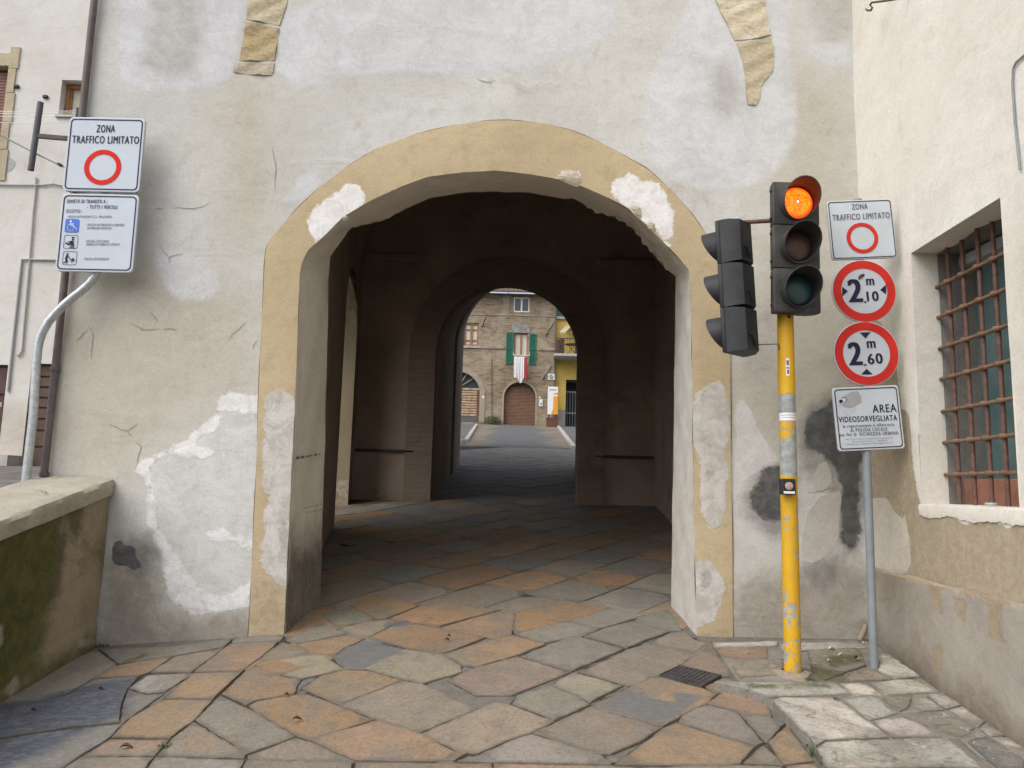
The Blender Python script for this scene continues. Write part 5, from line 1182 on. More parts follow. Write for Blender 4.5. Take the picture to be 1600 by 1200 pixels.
def leaf(name, u, v, L_, w_, ang, mat, label, cat, group, on=onG, lift=.012):
    p = Vector(on(u, v)); b = MB(); n_ = 7; L_ *= .72; w_ *= .72
    for i in range(n_):
        t = i/(n_-1); hw = w_*math.sin(math.pi*min(1, t*.9+.05)); 
        for s_ in (-1, 0, 1): b.v.append(tuple(p+Vector((math.cos(ang)*(t-.5)*L_-math.sin(ang)*s_*hw, math.sin(ang)*(t-.5)*L_+math.cos(ang)*s_*hw, lift+.012*abs(s_)*math.sin(3*t+ang)+.006*math.sin(4*t+ang)))))
    for i in range(n_-1):
        for s_ in range(2): b.f.append((i*3+s_, i*3+s_+1, i*3+3+s_+1, i*3+3+s_))
    b.mi = [0]*len(b.f); return tag(b.build(name, mat, None, smooth='all'), label, cat, group)
G1 = 'dry leaves on the street'
for (u, v, L_, w_, a_, lb) in ((465,1128,.075,.016,.3,'dark curled dry leaf on the big orange slab left of centre'), (198,1172,.09,.018,.2,'brown dry leaf on the slab at lower left near the parapet'), (699,1003,.05,.012,.1,'small brown leaf on an orange slab in front of the arch'), (702,997,.04,.01,.5,'tiny reddish leaf just behind another leaf before the arch'), (158,1081,.06,.016,.4,'black leaf on the bluish slab beside the parapet'), (448,1090,.045,.014,.1,'small dark leaf by the filled joint on the left'), (54,1114,.055,.012,.9,'dark twig like leaf on the bluish slab nearest the parapet'), (1337,1031,.05,.016,.8,'brown leaf among paper scraps beside the grey sign post')):
    leaf('dry_leaf', u, v, L_, w_, a_, M['leaf'], lb, 'leaf', G1, onS if u > 1200 else onG)
G2 = 'paper scraps by the sign post'
for (u, v, L_, w_, a_, lb) in ((1300,1017,.08,.022,.3,'largest white paper scrap on the footway left of grey sign post'), (1315,1027,.07,.012,.1,'thin white paper scrap between the yellow pole and sign post'), (1297,1036,.06,.014,.4,'white paper scrap nearest the yellow traffic light pole'), (1336,1033,.05,.016,2.2,'small curled white paper scrap close to grey sign post'), (1352,1008,.07,.02,.5,'white paper scrap in the corner behind the grey sign post'), (1373,1033,.04,.01,.2,'tiny paper scrap right of the grey sign post')):
    leaf('paper_scrap', u, v, L_, w_, a_, M['paper'], lb, 'paper', G2, onS, .010)
def tuft(u, v, n_, hgt, spread, label, on=onG, name='grass_tuft'):
    p = Vector(on(u, v)); b = MB()
    for _ in range(n_):
        a = random.uniform(0, 6.28); r_ = spread*random.random()**.6; base = p+Vector((r_*math.cos(a), r_*math.sin(a), 0)); d_ = Vector((math.cos(a+random.uniform(-1, 1)), math.sin(a+random.uniform(-1, 1)), 0)); h_ = hgt*random.uniform(.5, 1.1); w_ = random.uniform(.0018, .0035); s_ = Vector((-d_.y, d_.x, 0))*w_
        pts = [base, base+Vector((0, 0, h_*.55))+d_*h_*.2, base+Vector((0, 0, h_*.8))+d_*h_*.65]
        b.add([pts[0]-s_, pts[0]+s_, pts[1]+s_*.8, pts[1]-s_*.8, pts[2]], [(0, 1, 2, 3), (3, 2, 4)])
    return tag(b.build(name, M['green'], None), label, 'weed', 'weeds in the paving joints')
tuft(1281, 1183, 60, .06, .045, 'green grass tuft at the foot of kerb, near the bottom of photo'); tuft(1294, 1197, 50, .05, .05, 'lowest grass tuft beside the kerb at the bottom edge'); tuft(1268, 1166, 24, .035, .03, 'small weed under the corner of the pale kerb slab')
tuft(1160, 1067, 24, .025, .03, 'low weed where footway meets the street behind drain cover'); tuft(256, 1168, 40, .022, .03, 'short moss tuft in the joint between orange slabs at left'); tuft(160, 1010, 40, .03, .04, 'dark weed in the corner between the parapet and gate wall'); tuft(1306, 1094, 14, .02, .02, 'tiny weed at the back corner of pale kerb slab', onS)
tuft(1266, 1063, 26, .022, .03, 'small weed beside the foot of yellow pole', onS)
# ================================================================== WHITE HOUSE ON THE LEFT
YW = 14.0; lh = thing('white_house', 'pale plastered house standing on the terrace left of the gate', 'house', (-7, YW, 2.2))
def W(u, v): a = onY(u, v, YW); return (a[0], a[2])
def cdtwall(outer, holes, y, mat, name, parent, grid=.4):
    pts = []; ed = []
    def addl(p):
        k_ = len(pts); pts.extend(Vector(q_) for q_ in p); ed.extend((k_+i, k_+(i+1) % len(p)) for i in range(len(p)))
    addl(outer)
    for h_ in holes: addl(h_)
    r_ = delaunay_2d_cdt(pts, ed, [list(range(len(outer)))], 1, 1e-5)
    V2 = np.array([tuple(a) for a in r_[0]]); F = []
    for f in r_[2]:
        c = V2[list(f)].mean(0)[None]
        if all(sdf(c, h_)[0] < 0 for h_ in holes): F.append(tuple(f))
    b = MB(); b.v = [(p[0], y, p[1]) for p in V2]; b.f = F; b.mi = [0]*len(F); return b.build(name, mat, parent)
def reveal_of(hole, y, d, mat, name, parent, backmat=None):
    b = MB(); n_ = len(hole); b.v = [(p[0], y, p[1]) for p in hole]+[(p[0], y+d, p[1]) for p in hole]; b.f = [(i, (i+1) % n_, n_+(i+1) % n_, n_+i) for i in range(n_)]; b.mi = [0]*n_
    if backmat: b.f.append(tuple(range(n_, 2*n_))); b.mi.append(1)
    return b.build(name, [mat, backmat] if backmat else mat, parent)
def rect(a, c): return [(a[0], a[1]), (c[0], a[1]), (c[0], c[1]), (a[0], c[1])]
hA = rect((W(97, 125)[0], W(99, 180)[1]), W(142, 126)); hB = rect(W(-70, 245), W(15, 104)); hC = rect((W(50, 569)[0], 1.64), W(100, 569)); hD = rect(W(-60, 707), W(13, 570))
wl = cdtwall([(-22, 1.2), (-3.3, 1.2), (-3.3, 13), (-22, 13)], [hA, hB, hC, hD], YW, M['left'], 'front_wall', lh)
fattr(wl, 'dirt', np.array([1.6 if v.co.z+2.2 < 3 else -1.5 for v in wl.data.vertices]))
rA = reveal_of(hA, YW, .24, M['left'], 'window', lh, M['curtain'])
(x0, z0), (x1, z1) = hA[0], hA[2]
MB().box((x0+.004, YW+.16, z0+.004), (x0+.075, YW+.2395, z1-.004)).box((x0+.076, YW+.16, z1-.08), (x1, YW+.2395, z1-.004)).box((x0+.076, YW+.17, z0+.004), (x1, YW+.2395, z0+.06)).box((x0+.076, YW+.19, z0+.061), (x0+.105, YW+.2393, z1-.081)).build('frame', M['wood'], rA)
MB().box((x0-.04, YW-.05, z0-.05), (x1+.05, YW+.1, z0-.004)).build('sill', M['kerb'], rA)
rB = reveal_of(hB, YW, .16, M['stoneframe'], 'window', lh, M['rust'])
(x0, z0), (x1, z1) = hB[0], hB[2]
b = MB(); zc = z0
while zc < z1-.1: b.box((x0, YW+.12, zc+.004), (x1-.01, YW+.15, zc+.052)); zc += .062
b.build('shutter', simple('faded_red_shutter', (.25, .12, .10), .7, var=.2), rB)
fw_ = W(27, 120)[0]-x1
b = MB(); zc = z0-.45
for i, h_ in enumerate((.62, .55, .60, .5, .45)): b.box((x1+.003, YW-.03, zc), (x1+fw_*(.85 if i % 2 else 1.05), YW+.02, zc+h_-.012)); zc += h_
b.box((x0-.3, YW-.032, z1+.003), (x1+fw_, YW+.02, z1+.26)); b.build('stone_surround', M['stoneframe'], rB)
rC = reveal_of(hC, YW, .12, M['left'], 'garage_door', lh, M['doorl']); (x0, z0), (x1, z1) = hC[0], hC[2]
b = MB(); zz_ = [569, 588, 604.5, 621, 637, 654.5, 672.5, 698.5, 745, 790]
for a_, c_ in zip(zz_, zz_[1:]): b.box((x0+.05, YW+.085, W(75, c_)[1]+.02), (x1, YW+.115, W(75, a_)[1]-.02))
b.build('door_panel', M['doorl'], rC); MB().box((x0, YW+.02, z0), (x0+.07, YW+.1, z1-.002)).build('frame', M['door'], rC)
rD = reveal_of(hD, YW, .10, M['left'], 'door', lh, M['door']); (x0, z0), (x1, z1) = hD[0], hD[2]
b = MB(); zm = W(5, 617)[1]; zl = W(5, 672)[1]; b.box((x0, YW+.06, zm+.03), (x1-.05, YW+.0995, z1-.05)).box((x0, YW+.06, zl+.02), (x1-.05, YW+.0995, zm-.03)).box((x0, YW+.06, z0+.04), (x1-.05, YW+.0995, zl-.02)); b.build('door_panel', M['door'], rD)
b = MB(); put_text(b, 'E', (-.6, 635), (2.3, 635), 6.2, YW+.055, .01); b.build('lettering', M['whitep'], rD)
def conduit(pxs, r_, mat, name='conduit'): return MB().tube([(*W(*p)[:1], YW-.03, W(*p)[1]) for p in pxs], r_, 8).build(name, mat, lh, smooth=True)
conduit([(96,407),(36,406),(32,440),(24,515),(17,580),(14,612)], .022, M['camgrey']); conduit([(58,278),(57,300),(53,340),(47,420),(40,500),(36,549),(31,556),(28,555)], .018, M['kerb']); conduit([(-40,288),(20,290),(70,290),(85,288),(98,291),(130,290)], .016, M['camgrey'], 'wall_cable')
b = MB(); c_ = W(12, 258); fillpoly(b, [(c_[0]+.14*math.cos(a)*(1+.2*math.sin(2*a)), YW-.006, c_[1]+.15*math.sin(a)*(1+.12*math.sin(3*a+2))) for a in np.linspace(0, 2*math.pi, 20)[:-1]]); b.build('cement_patch', M['camgrey'], lh)
for u, v in ((27,136), (72,152)): c_ = W(u, v); MB().box((c_[0]-.05, YW-.05, c_[1]-.03), (c_[0]+.05, YW+.01, c_[1]+.03), bev=.015).build('iron_stub', M['iron'], lh)
MB().box((-22, YW+.02, 13.01), (-3.2, YW+9, 13.3)).build('roof', M['tile'], lh); MB().box((-3.5, YW+.02, 1), (-3.32, YW+5, 12.98)).build('side_wall', M['left'], lh)
MB().box((-14, YW-.5, 1.6), (W(50, 700)[0]-.1, YW-.004, tz(-8, YW-.5)+.20)).build('door_step', M['kerb'], lh)
cl_ = thing('clothes_line', 'white clothes lines strung along the pale house below its small window', 'clothes line', (-9, YW-.4, 8.5))
for i, (va, vc) in enumerate(((173, 173.5), (176.5, 176.5), (181, 180.5), (190, 191))):
    a_, c_ = onY(-60, va, YW-.45), onY(118, vc, YW-.45); MB().tube([a_, ((a_[0]+c_[0])/2, YW-.45, (a_[2]+c_[2])/2-.02), c_], .006, 6).build('line', M['whitep'], cl_, smooth=True)
a_ = onY(121, 176, YW-.45); MB().box((a_[0], YW-.5, a_[2]-.12), (a_[0]+.05, YW-.01, a_[2]+.08)).build('bracket', M['iron'], cl_); a_ = onY(-62, 176, YW-.45); MB().box((a_[0], YW-.5, a_[2]-.12), (a_[0]+.05, YW-.01, a_[2]+.08)).build('bracket', M['iron'], cl_)
# ================================================================== SQUARE BEYOND THE GATE
FYH = 48.0
sheet('square', [-60, -25, -12, -6, -3.2, -2, 0, 2, 3.2, 6, 12, 25, 60], [26.3, 29, 32, 36, 40, 44, 48.6], lambda x, y: gz(x, y)-.004, M['asphalt'])
def K(u, v): return onG(u, v)
kl0, kl1, kr0, kr1 = K(744.5, 665.5), K(728, 691.5), K(873, 668.5), K(893, 696.5)
lane_m = plaster('worn_lane', (.235, .20, .15), (.17, .155, .135), (('mid', (.145, .145, .148), (.12, .12, .124), 1.0, 1.1, .25, .97, 0),), sc=.6, stains=(.3, .26, .18))
xsl = np.linspace(-3.4, 3.6, 26); ysl = np.linspace(26.6, 47.9, 30); b = MB()
for y_ in ysl:
    t = (y_-kl1[1])/(kl0[1]-kl1[1]); xa = kl1[0]+(kl0[0]-kl1[0])*t+.06; t = (y_-kr1[1])/(kr0[1]-kr1[1]); xb = kr1[0]+(kr0[0]-kr1[0])*t-.06
    for s_ in np.linspace(0, 1, 26): x_ = xa+(xb-xa)*s_; b.v.append((x_, y_, gz(x_, y_)+.006))
for j in range(29):
    for i in range(25): b.f.append((j*26+i, j*26+i+1, (j+1)*26+i+1, (j+1)*26+i))
b.mi = [0]*len(b.f); ln = b.build('lane', lane_m, smooth='all'); ln['kind'] = 'structure'
P = np.array(b.v); xm_ = (kl0[0]+kr0[0])/2; fattr(ln, 'mid', 1.15-np.abs(P[:, 0]-.35)*.9+.25*np.sin(P[:, 1]*.8))
def kerb(p, q, name='kerb'):
    p, q = Vector(p), Vector(q); d_ = (q-p); d_.z = 0; n_ = Vector((-d_.y, d_.x, 0)).normalized()*.085; b = MB(); N = max(2, int((q-p).length))
    for i in range(N+1):
        c = p.lerp(q, i/N); z = gz(c.x, c.y); e = .010
        for s_, dz in ((-1, -.05), (-1, .10), (-.8, .12), (.8, .12), (1, .10), (1, -.05)): b.v.append((c.x+n_.x*s_, c.y+n_.y*s_, z+dz))
    for i in range(N):
        for j in range(5): b.f.append((i*6+j, i*6+j+1, i*6+7+j, i*6+6+j))
    b.f += [tuple(range(6)), tuple(range(N*6+5, N*6-1, -1))]; b.mi = [0]*len(b.f); o = b.build(name, M['kerb'], smooth=True); o['kind'] = 'structure'
kerb(kl1, kl0); kerb((-14, kl1[1]+.3, 0), (kl1[0]-.1, kl1[1]+.02, 0)); kerb(kr1, kr0); kerb(K(897, 702.5), (kr1[0]+.01, kr1[1]-.05, 0))
# ------------------------------------------------------------------ stone house
sh = thing('stone_house', 'brown rubble stone house with green shutters and arched garage seen through the gate', 'house', (-3, FYH, 5.4))
def H(u, v): a = onY(u, v, FYH); return (a[0], a[2])
z4 = lambda x, y: H(700+x/7.273, 440+y/7.273); z5 = lambda x, y: H(700+x/7.273, 560+y/7.273)
zbase = gz(0, FYH)-.3; xr_, zt_ = z4(1218, 500)[0], z4(850, 148)[1]
def archpoly(xa, xb, zb0, ztop, n_=18):
    r_ = (xb-xa)/2; zs_ = ztop-r_*.98; c = (xa+xb)/2
    return [(xa, zb0)]+[(c-r_*math.cos(math.pi*i/n_), zs_+r_*.98*math.sin(math.pi*i/n_)) for i in range(n_+1)]+[(xb, zb0)]
def dedupe(p):
    return [q for i, q in enumerate(p) if (Vector(q)-Vector(p[i-1])).length > 1e-4]
zf0 = gz(0, FYH)-.02
hG = dedupe(archpoly(z5(635, 500)[0], z5(993, 500)[0], zf0, z5(815, 270)[1]))
hL = dedupe(archpoly(z5(35, 500)[0]-1.0, z5(357, 500)[0], z5(250, 725)[1], z5(200, 152)[1]))
hW = rect(z4(748, 838), z4(908, 585)); hT = rect(z4(745, 343), z4(928, 182)); hN = rect(z4(176, 728), z4(352, 470))
hX = rect((H(560, 500)[0], z4(0, 900)[1]), (H(592, 500)[0], z4(0, 585)[1]))
swl = cdtwall([(-26, zbase), (xr_, zbase), (xr_, zt_), (-26, zt_)], [hG, hL, hW, hT, hN, hX], FYH, M['stone'], 'front_wall', sh)
MB().box((xr_-.30, FYH+.01, zbase), (xr_-.001, FYH+9, zt_)).build('side_wall', M['stone'], sh)
b = MB()   # tiled eaves
b.box((-26, FYH-.02, zt_+.003), (xr_-.2, FYH+9, zt_+.05))
b.prism([(-26, FYH-.62, zt_+.05), (-26, FYH-.62, zt_+.12), (-26, FYH+4.5, zt_+1.8), (-26, FYH+4.5, zt_+1.7)], (xr_+26.2, 0, 0))
x_ = -6.
while x_ < xr_+.1: b.tube([(x_, FYH-.70, zt_+.13), (x_, FYH+4.4, zt_+1.83)], .085, 8); x_ += .22
b.build('roof', M['tile'], sh)
MB().tube([(-26, FYH-.66, zt_+.03), (xr_+.1, FYH-.66, zt_+.03)], .06, 8).build('gutter', M['darkpipe'], sh, smooth=True)
def ringof(p_, wd, y, d, mat, name):
    p_ = [Vector((a[0], 0, a[1])) for a in p_]; c = Vector((sum(q.x for q in p_)/len(p_), 0, min(q.z for q in p_))); n_ = len(p_); o_ = []
    for i, q in enumerate(p_):
        a = p_[max(0, i-1)]; e = p_[min(n_-1, i+1)]; d_ = (e-a).normalized(); nn = Vector((-d_.z, 0, d_.x)); o_.append(q+nn*wd)
    b = MB(); b.v = [(q.x, y-d, q.z) for q in p_]+[(q.x, y-d, q.z) for q in o_]+[(q.x, y+.05, q.z) for q in p_]+[(q.x, y+.02, q.z) for q in o_]
    for i in range(n_-1): b.f += [(i, i+1, n_+i+1, n_+i), (2*n_+i, 2*n_+i+1, i+1, i), (n_+i, n_+i+1, 3*n_+i+1, 3*n_+i)]
    b.mi = [0]*len(b.f); return b.build(name, mat, sh)
ringof(hG, .12, FYH, .02, M['kerb'] if False else plaster('pale_stone_trim', (.40, .34, .26), (.33, .275, .20), (), sc=3, stains=(.24, .2, .14)), 'arch_trim')
ringof(hL, .34, FYH, .03, bpy.data.materials['pale_stone_trim'], 'arch_trim')
rG = reveal_of(hG, FYH, .35, M['stone'], 'garage_door', sh, M['plankdoord'])
(gx0, gx1) = (hG[0][0], hG[-1][0]); b = MB(); zc = zf0+.01; ztop = z5(800, 325)[1]; i = 0
while zc < ztop: 
    zn = zc+.09; r_ = (gx1-gx0)/2; zs_ = z5(815, 270)[1]-r_*.98; hw = r_ if zn < zs_ else r_*math.sqrt(max(0.02, 1-((zn-zs_)/(r_*.98))**2)); c = (gx0+gx1)/2
    b.prism([(c-hw+.01, FYH+.26, zc), (c+hw-.01, FYH+.26, zc), (c+hw-.01, FYH+.245, zc+.045), (c+hw-.01, FYH+.26, zn-.006), (c-hw+.01, FYH+.26, zn-.006), (c-hw+.01, FYH+.245, zc+.045)], (0, .03, 0)); zc = zn
b.build('roller_shutter', M['gar'], rG)
rL = reveal_of(hL, FYH, .3, M['stone'], 'arched_door', sh, M['glass'])
lx0, lx1 = hL[0][0], hL[-1][0]; zl0, zl1 = hL[0][1], z5(250, 345)[1]; b = MB(); zc = z5(200, 655)[1]
while zc < zl1-.05: b.box((lx0+.03, FYH+.15, zc+.012), (lx1-.16, FYH+.20, zc+.145), bev=.02); zc += .165
b.build('door_leaf', M['plankdoor'], rL)
b = MB().box((lx1-.155, FYH+.12, zl0), (lx1-.005, FYH+.25, zl1+.02)); b.build('door_post', M['plankdoord'], rL)
MB().box((lx0+.02, FYH+.14, zl0), (lx1-.16, FYH+.21, z5(200, 657)[1])).build('kick_plate', simple('slate_plate', (.10, .10, .12), .7), rL)
MB().box((lx0+.02, FYH+.11, zl1-.05), (lx1-.01, FYH+.2, zl1+.06)).build('transom', M['plankdoor'], rL)
cx_ = (lx0+lx1)/2; b = MB()
for an_ in (35, 62, 90, 118, 145): b.tube([(cx_, FYH+.2, zl1+.05), (cx_+1.28*math.cos(R(an_)), FYH+.2, zl1+.05+1.22*math.sin(R(an_)))], .035, 6)
b.tube([(cx_-.02, FYH+.18, z5(170, 655)[1]), (cx_-.02, FYH+.18, zl1)], .06, 8); b.build('fanlight_bars', M['plankdoor'], rL)
MB().box((cx_+.02, FYH+.08, z5(0, 560)[1]), (cx_+.07, FYH+.14, z5(0, 505)[1])).build('handle', M['iron'], rL)
def win_frame(name, hole, d, fmat, back, bars, sill=None, fw=.07):
    r_ = reveal_of(hole, FYH, d, M['stone'], name, sh, back); (x0, z0), (x1, z1) = hole[0], hole[2]; e = .003
    b = MB().box((x0+e, FYH+d-.09, z0+e), (x0+fw, FYH+d-.01, z1-e)).box((x1-fw, FYH+d-.09, z0+e), (x1-e, FYH+d-.01, z1-e)).box((x0+fw+e, FYH+d-.088, z0+e), (x1-fw-e, FYH+d-.012, z0+fw)).box((x0+fw+e, FYH+d-.088, z1-fw), (x1-fw-e, FYH+d-.012, z1-e))
    c = (x0+x1)/2; b.box((c-fw*.7, FYH+d-.095, z0+fw+e), (c+fw*.7, FYH+d-.012, z1-fw-e))
    for t in bars:
        zz_ = z0+(z1-z0)*t; b.box((x0+fw+e, FYH+d-.08, zz_-.025), (c-fw*.7-e, FYH+d-.012, zz_+.025)); b.box((c+fw*.7+e, FYH+d-.08, zz_-.025), (x1-fw-e, FYH+d-.012, zz_+.025))
    b.build('frame', fmat, r_)
    if sill: MB().box((x0-.12, FYH-.08, z0-.13), (x1+.12, FYH+.1, z0-.005)).build('sill', sill, r_)
    return r_
wt = win_frame('window', hT, .12, M['whitep'], M['glass'], ()); wn = win_frame('window', hN, .16, M['wood'], M['curtain'], (.25, .72), M['kerb'], .10); ww = win_frame('window', hW, .18, M['wood'], M['curtain'], (), None, .06)
win_frame('window', hX, .16, M['wood'], M['curtain'], (.5,), M['kerb'], .10)
def shutter(hx):
    (x0, z0), (x1, z1) = hx; b = MB(); e = .07
    b.box((x0, FYH-.075, z0), (x0+e, FYH-.02, z1)).box((x1-e, FYH-.075, z0), (x1, FYH-.02, z1)).box((x0+e+.002, FYH-.074, z0), (x1-e-.002, FYH-.021, z0+.1)).box((x0+e+.002, FYH-.074, z1-.09), (x1-e-.002, FYH-.021, z1)).box((x0+e+.002, FYH-.074, (z0+z1)/2-.04), (x1-e-.002, FYH-.021, (z0+z1)/2+.04))
    zc = z0+.11
    while zc < z1-.14: b.prism([(x0+e, FYH-.062, zc), (x0+e, FYH-.056, zc), (x0+e, FYH-.026, zc+.05), (x0+e, FYH-.032, zc+.05)], (x1-x0-2*e, 0, 0)); zc += .062
    b.build('shutter', M['shutter'], ww)
shutter((z4(655, 935), z4(742, 578))); shutter((z4(920, 945), z4(1005, 595)))
(x0, z0), (x1, z1) = hW[0], hW[2]; MB().box((x0-.15, FYH-.03, z1+.004), (x1+.12, FYH+.03, z1+.55)).build('lintel', simple('grey_lintel', (.27, .255, .235), .9, var=.3, sc=3), ww)
MB().box((x0-.02, FYH-.03, z4(0, 930)[1]), (x1-.75, FYH-.004, z4(0, 845)[1])).build('planter_box', M['shutter'], ww) if False else None
rk = MB(); (rx0, rz0), (rx1, rz1) = z4(742, 846), z4(925, 846); rk.tube([(rx0, FYH-.06, rz0), (rx0, FYH-.5, rz0), (rx1, FYH-.5, rz0), (rx1, FYH-.06, rz0)], .02, 6)
for t in (.2, .4): rk.tube([(rx0, FYH-.06-t, rz0), (rx1, FYH-.06-t, rz0)], .012, 6)
rk.tube([(rx0, FYH-.05, rz0+.25), (rx0, FYH-.5, rz0)], .012, 6); rk.tube([(rx1, FYH-.05, rz0+.25), (rx1, FYH-.5, rz0)], .012, 6); rk.build('drying_rack', M['whitep'], ww)
# hanging laundry / flag
def hanging(name, xa, xb, zt0, drops, mat, label, folds, par_=None):
    b = MB(); nx_, nz_ = 40, 24
    for side in (0, 1):
        for j in range(nz_):
            for i in range(nx_):
                s_ = i/(nx_-1); t = j/(nz_-1); L_ = np.interp(s_, [d[0] for d in drops], [d[1] for d in drops]); x = xa+(xb-xa)*s_; x += .03*math.sin(s_*9)*t
                b.v.append((x, FYH-.52+.05*math.sin(s_*folds*6.28)*(.3+t)+side*.012, zt0-L_*t))
    for side in (0, 1):
        for j in range(nz_-1):
            for i in range(nx_-1): o_ = side*nx_*nz_; b.f.append((o_+j*nx_+i, o_+j*nx_+i+1, o_+(j+1)*nx_+i+1, o_+(j+1)*nx_+i))
    b.mi = [0]*len(b.f); return tag(b.build(name, mat, None, smooth='all'), label, 'cloth', 'cloths hanging from the drying rack')
s4 = z4(0, 0)[1]-z4(0, 1)[1]
hanging('hanging_cloth', z4(772, 0)[0], z4(888, 0)[0], z4(0, 846)[1], [(0, 225*s4), (.3, 240*s4), (.45, 240*s4), (.62, 290*s4), (.75, 285*s4), (1, 215*s4)], M['cloth'], 'long white cloth hanging from rack under the green shuttered window', 5)
hanging('hanging_cloth', z4(889, 0)[0], z4(918, 0)[0], z4(0, 855)[1], [(0, 235*s4), (1, 240*s4)], M['clothred'], 'narrow crimson cloth hanging beside the long white cloth', 1)
# string course, cables, rods, plaques
for a_, c_ in ((z4(-900, 760), z4(648, 758)), (z4(1008, 770), z4(1214, 778))): MB().box((a_[0], FYH-.07, c_[1]-.06), (c_[0], FYH+.01, c_[1]+.10), bev=.02).build('string_course', M['stone'], sh)
for p0, p1 in (((232,372),(1226,400)),): a_, c_ = z4(*p0), z4(*p1); MB().tube([(a_[0]-6, FYH-.03, a_[1]), (c_[0]-.05, FYH-.03, c_[1])], .018, 6).build('wall_cable', M['kerb'], sh, smooth=True)
a_, c_ = z4(688, 118), z4(688, 300); MB().tube([(a_[0], FYH-.04, a_[1]), (c_[0], FYH-.04, c_[1])], .022, 6).build('wall_cable', M['kerb'], sh, smooth=True)
a_, c_ = z4(497, 870), z5(497, 740); MB().tube([(a_[0], FYH-.03, a_[1]), (c_[0], FYH-.03, c_[1])], .02, 6).build('wall_cable', M['darkpipe'], sh, smooth=True)
for p0, p1 in (((435,412),(388,512)), ((1215,462),(1108,622)), ((1180,968),(1078,1112))): a_, c_ = z4(*p0), z4(*p1); MB().tube([(a_[0], FYH-.30, a_[1]), (c_[0], FYH-.02, c_[1])], .032, 8).build('iron_rod', M['iron'], sh, smooth=True)
def plate(p0, p1, mat, name, y=FYH-.05): (xa, zb), (xb, za) = z5(*p0), z5(*p1); return MB().box((xa, y, zb), (xb, FYH-.002, za), bev=.01).build(name, mat, sh)
pl_ = plate((1135, 243), (1214, 178), M['whitep'], 'street_plaque'); b = MB(); g_ = lambda x, y: z5(x, y)
for x0_, x1_, y_ in ((1160, 1185, 195), (1146, 1204, 212), (1158, 1192, 228)): (xa, za), (xb, _) = g_(x0_, y_), g_(x1_, y_); b.box((xa, FYH-.056, za-.03), (xb, FYH-.0505, za+.03))
b.build('plaque_lines', M['inkgrey'], pl_)
it = plate((1035, 545), (1078, 465), M['whitep'], 'intercom'); (xa, za), (xb, zb2) = z5(1048, 532), z5(1068, 505); MB().box((xa, FYH-.056, za), (xb, FYH-.0505, zb2)).build('button_grid', M['camgrey'], it)
plate((1033, 455), (1054, 437), M['whitep'], 'house_number'); plate((388, 453), (414, 428), M['whitep'], 'house_number')
# poster stand and its rusty planter
pb = thing('poster_board', 'tall white and orange poster board on posts at the corner of stone house', 'poster board', (*z5(1190, 0)[:1], FYH-.7, gz(3, FYH-.7)))
def Yp(x, y, yy): return onY(700+x/7.273, 560+y/7.273, yy)
y_ = FYH-.7; a_, c_ = Yp(1130, 635, y_), Yp(1250, 322, y_); bd = MB().box((a_[0], y_, a_[2]), (c_[0], y_+.06, c_[2])).build('board', M['whitep'], pb)
p_ = [Yp(1200, 400, y_), Yp(1252, 385, y_), Yp(1250, 636, y_), Yp(1172, 636, y_), Yp(1198, 560, y_)]; MB().prism([(p[0]-.012, y_-.006, p[2]) for p in p_], (0, .005, 0)).build('poster', M['orange'], bd)
a1_, c1_ = Yp(1195, 430, y_), Yp(1248, 415, y_); MB().box((a1_[0], y_-.009, a1_[2]), (c1_[0]-.02, y_-.0062, c1_[2])).build('poster_stripe', M['whitep'], bd)
a1_, c1_ = Yp(1150, 365, y_), Yp(1235, 352, y_); MB().box((a1_[0], y_-.004, a1_[2]), (c1_[0], y_-.0005, c1_[2])).build('poster_stripe', M['camgrey'], bd)
for x_ in (1145, 1222): q_ = Yp(x_, 640, y_); MB().tube([(q_[0], y_+.03, gz(3, y_)), (q_[0], y_+.03, q_[2]+.02)], .04, 8).build('post', M['iron'], pb, smooth=True)
y_ = FYH-1.0; a_, c_ = Yp(1116, 770, y_), Yp(1244, 683, y_); gt = gz(3, y_)
tag(MB().box((a_[0], y_-.35, gt-.02), (c_[0], y_+.12, c_[2]), bev=.01).box((a_[0]-.015, y_-.365, c_[2]-.06), (c_[0]+.015, y_+.135, c_[2]+.006), bev=.006).build('planter', M['corten'], None), 'rust brown square planter in front of the poster board', 'planter')
# small bush
b = MB(); c_ = Vector((*z5(530, 0)[:1], FYH-.35, gz(0, FYH)))
for _ in range(420):
    d_ = Vector((random.gauss(0, 1), random.gauss(0, 1), abs(random.gauss(0, 1)))).normalized()*random.random()**.4; p = c_+Vector((d_.x*.65, d_.y*.32, d_.z*.52)); e1 = Vector((random.gauss(0, 1), random.gauss(0, 1), random.gauss(0, 1))).normalized()*.06; e2 = Vector((random.gauss(0, 1), random.gauss(0, 1), random.gauss(0, 1))).normalized()*.035
    b.add([p-e1, p+e2, p+e1, p-e2], [(0, 1, 2, 3)])
tag(b.build('bush', M['green'], None), 'low green bush growing at the foot of stone house beside garage', 'bush')
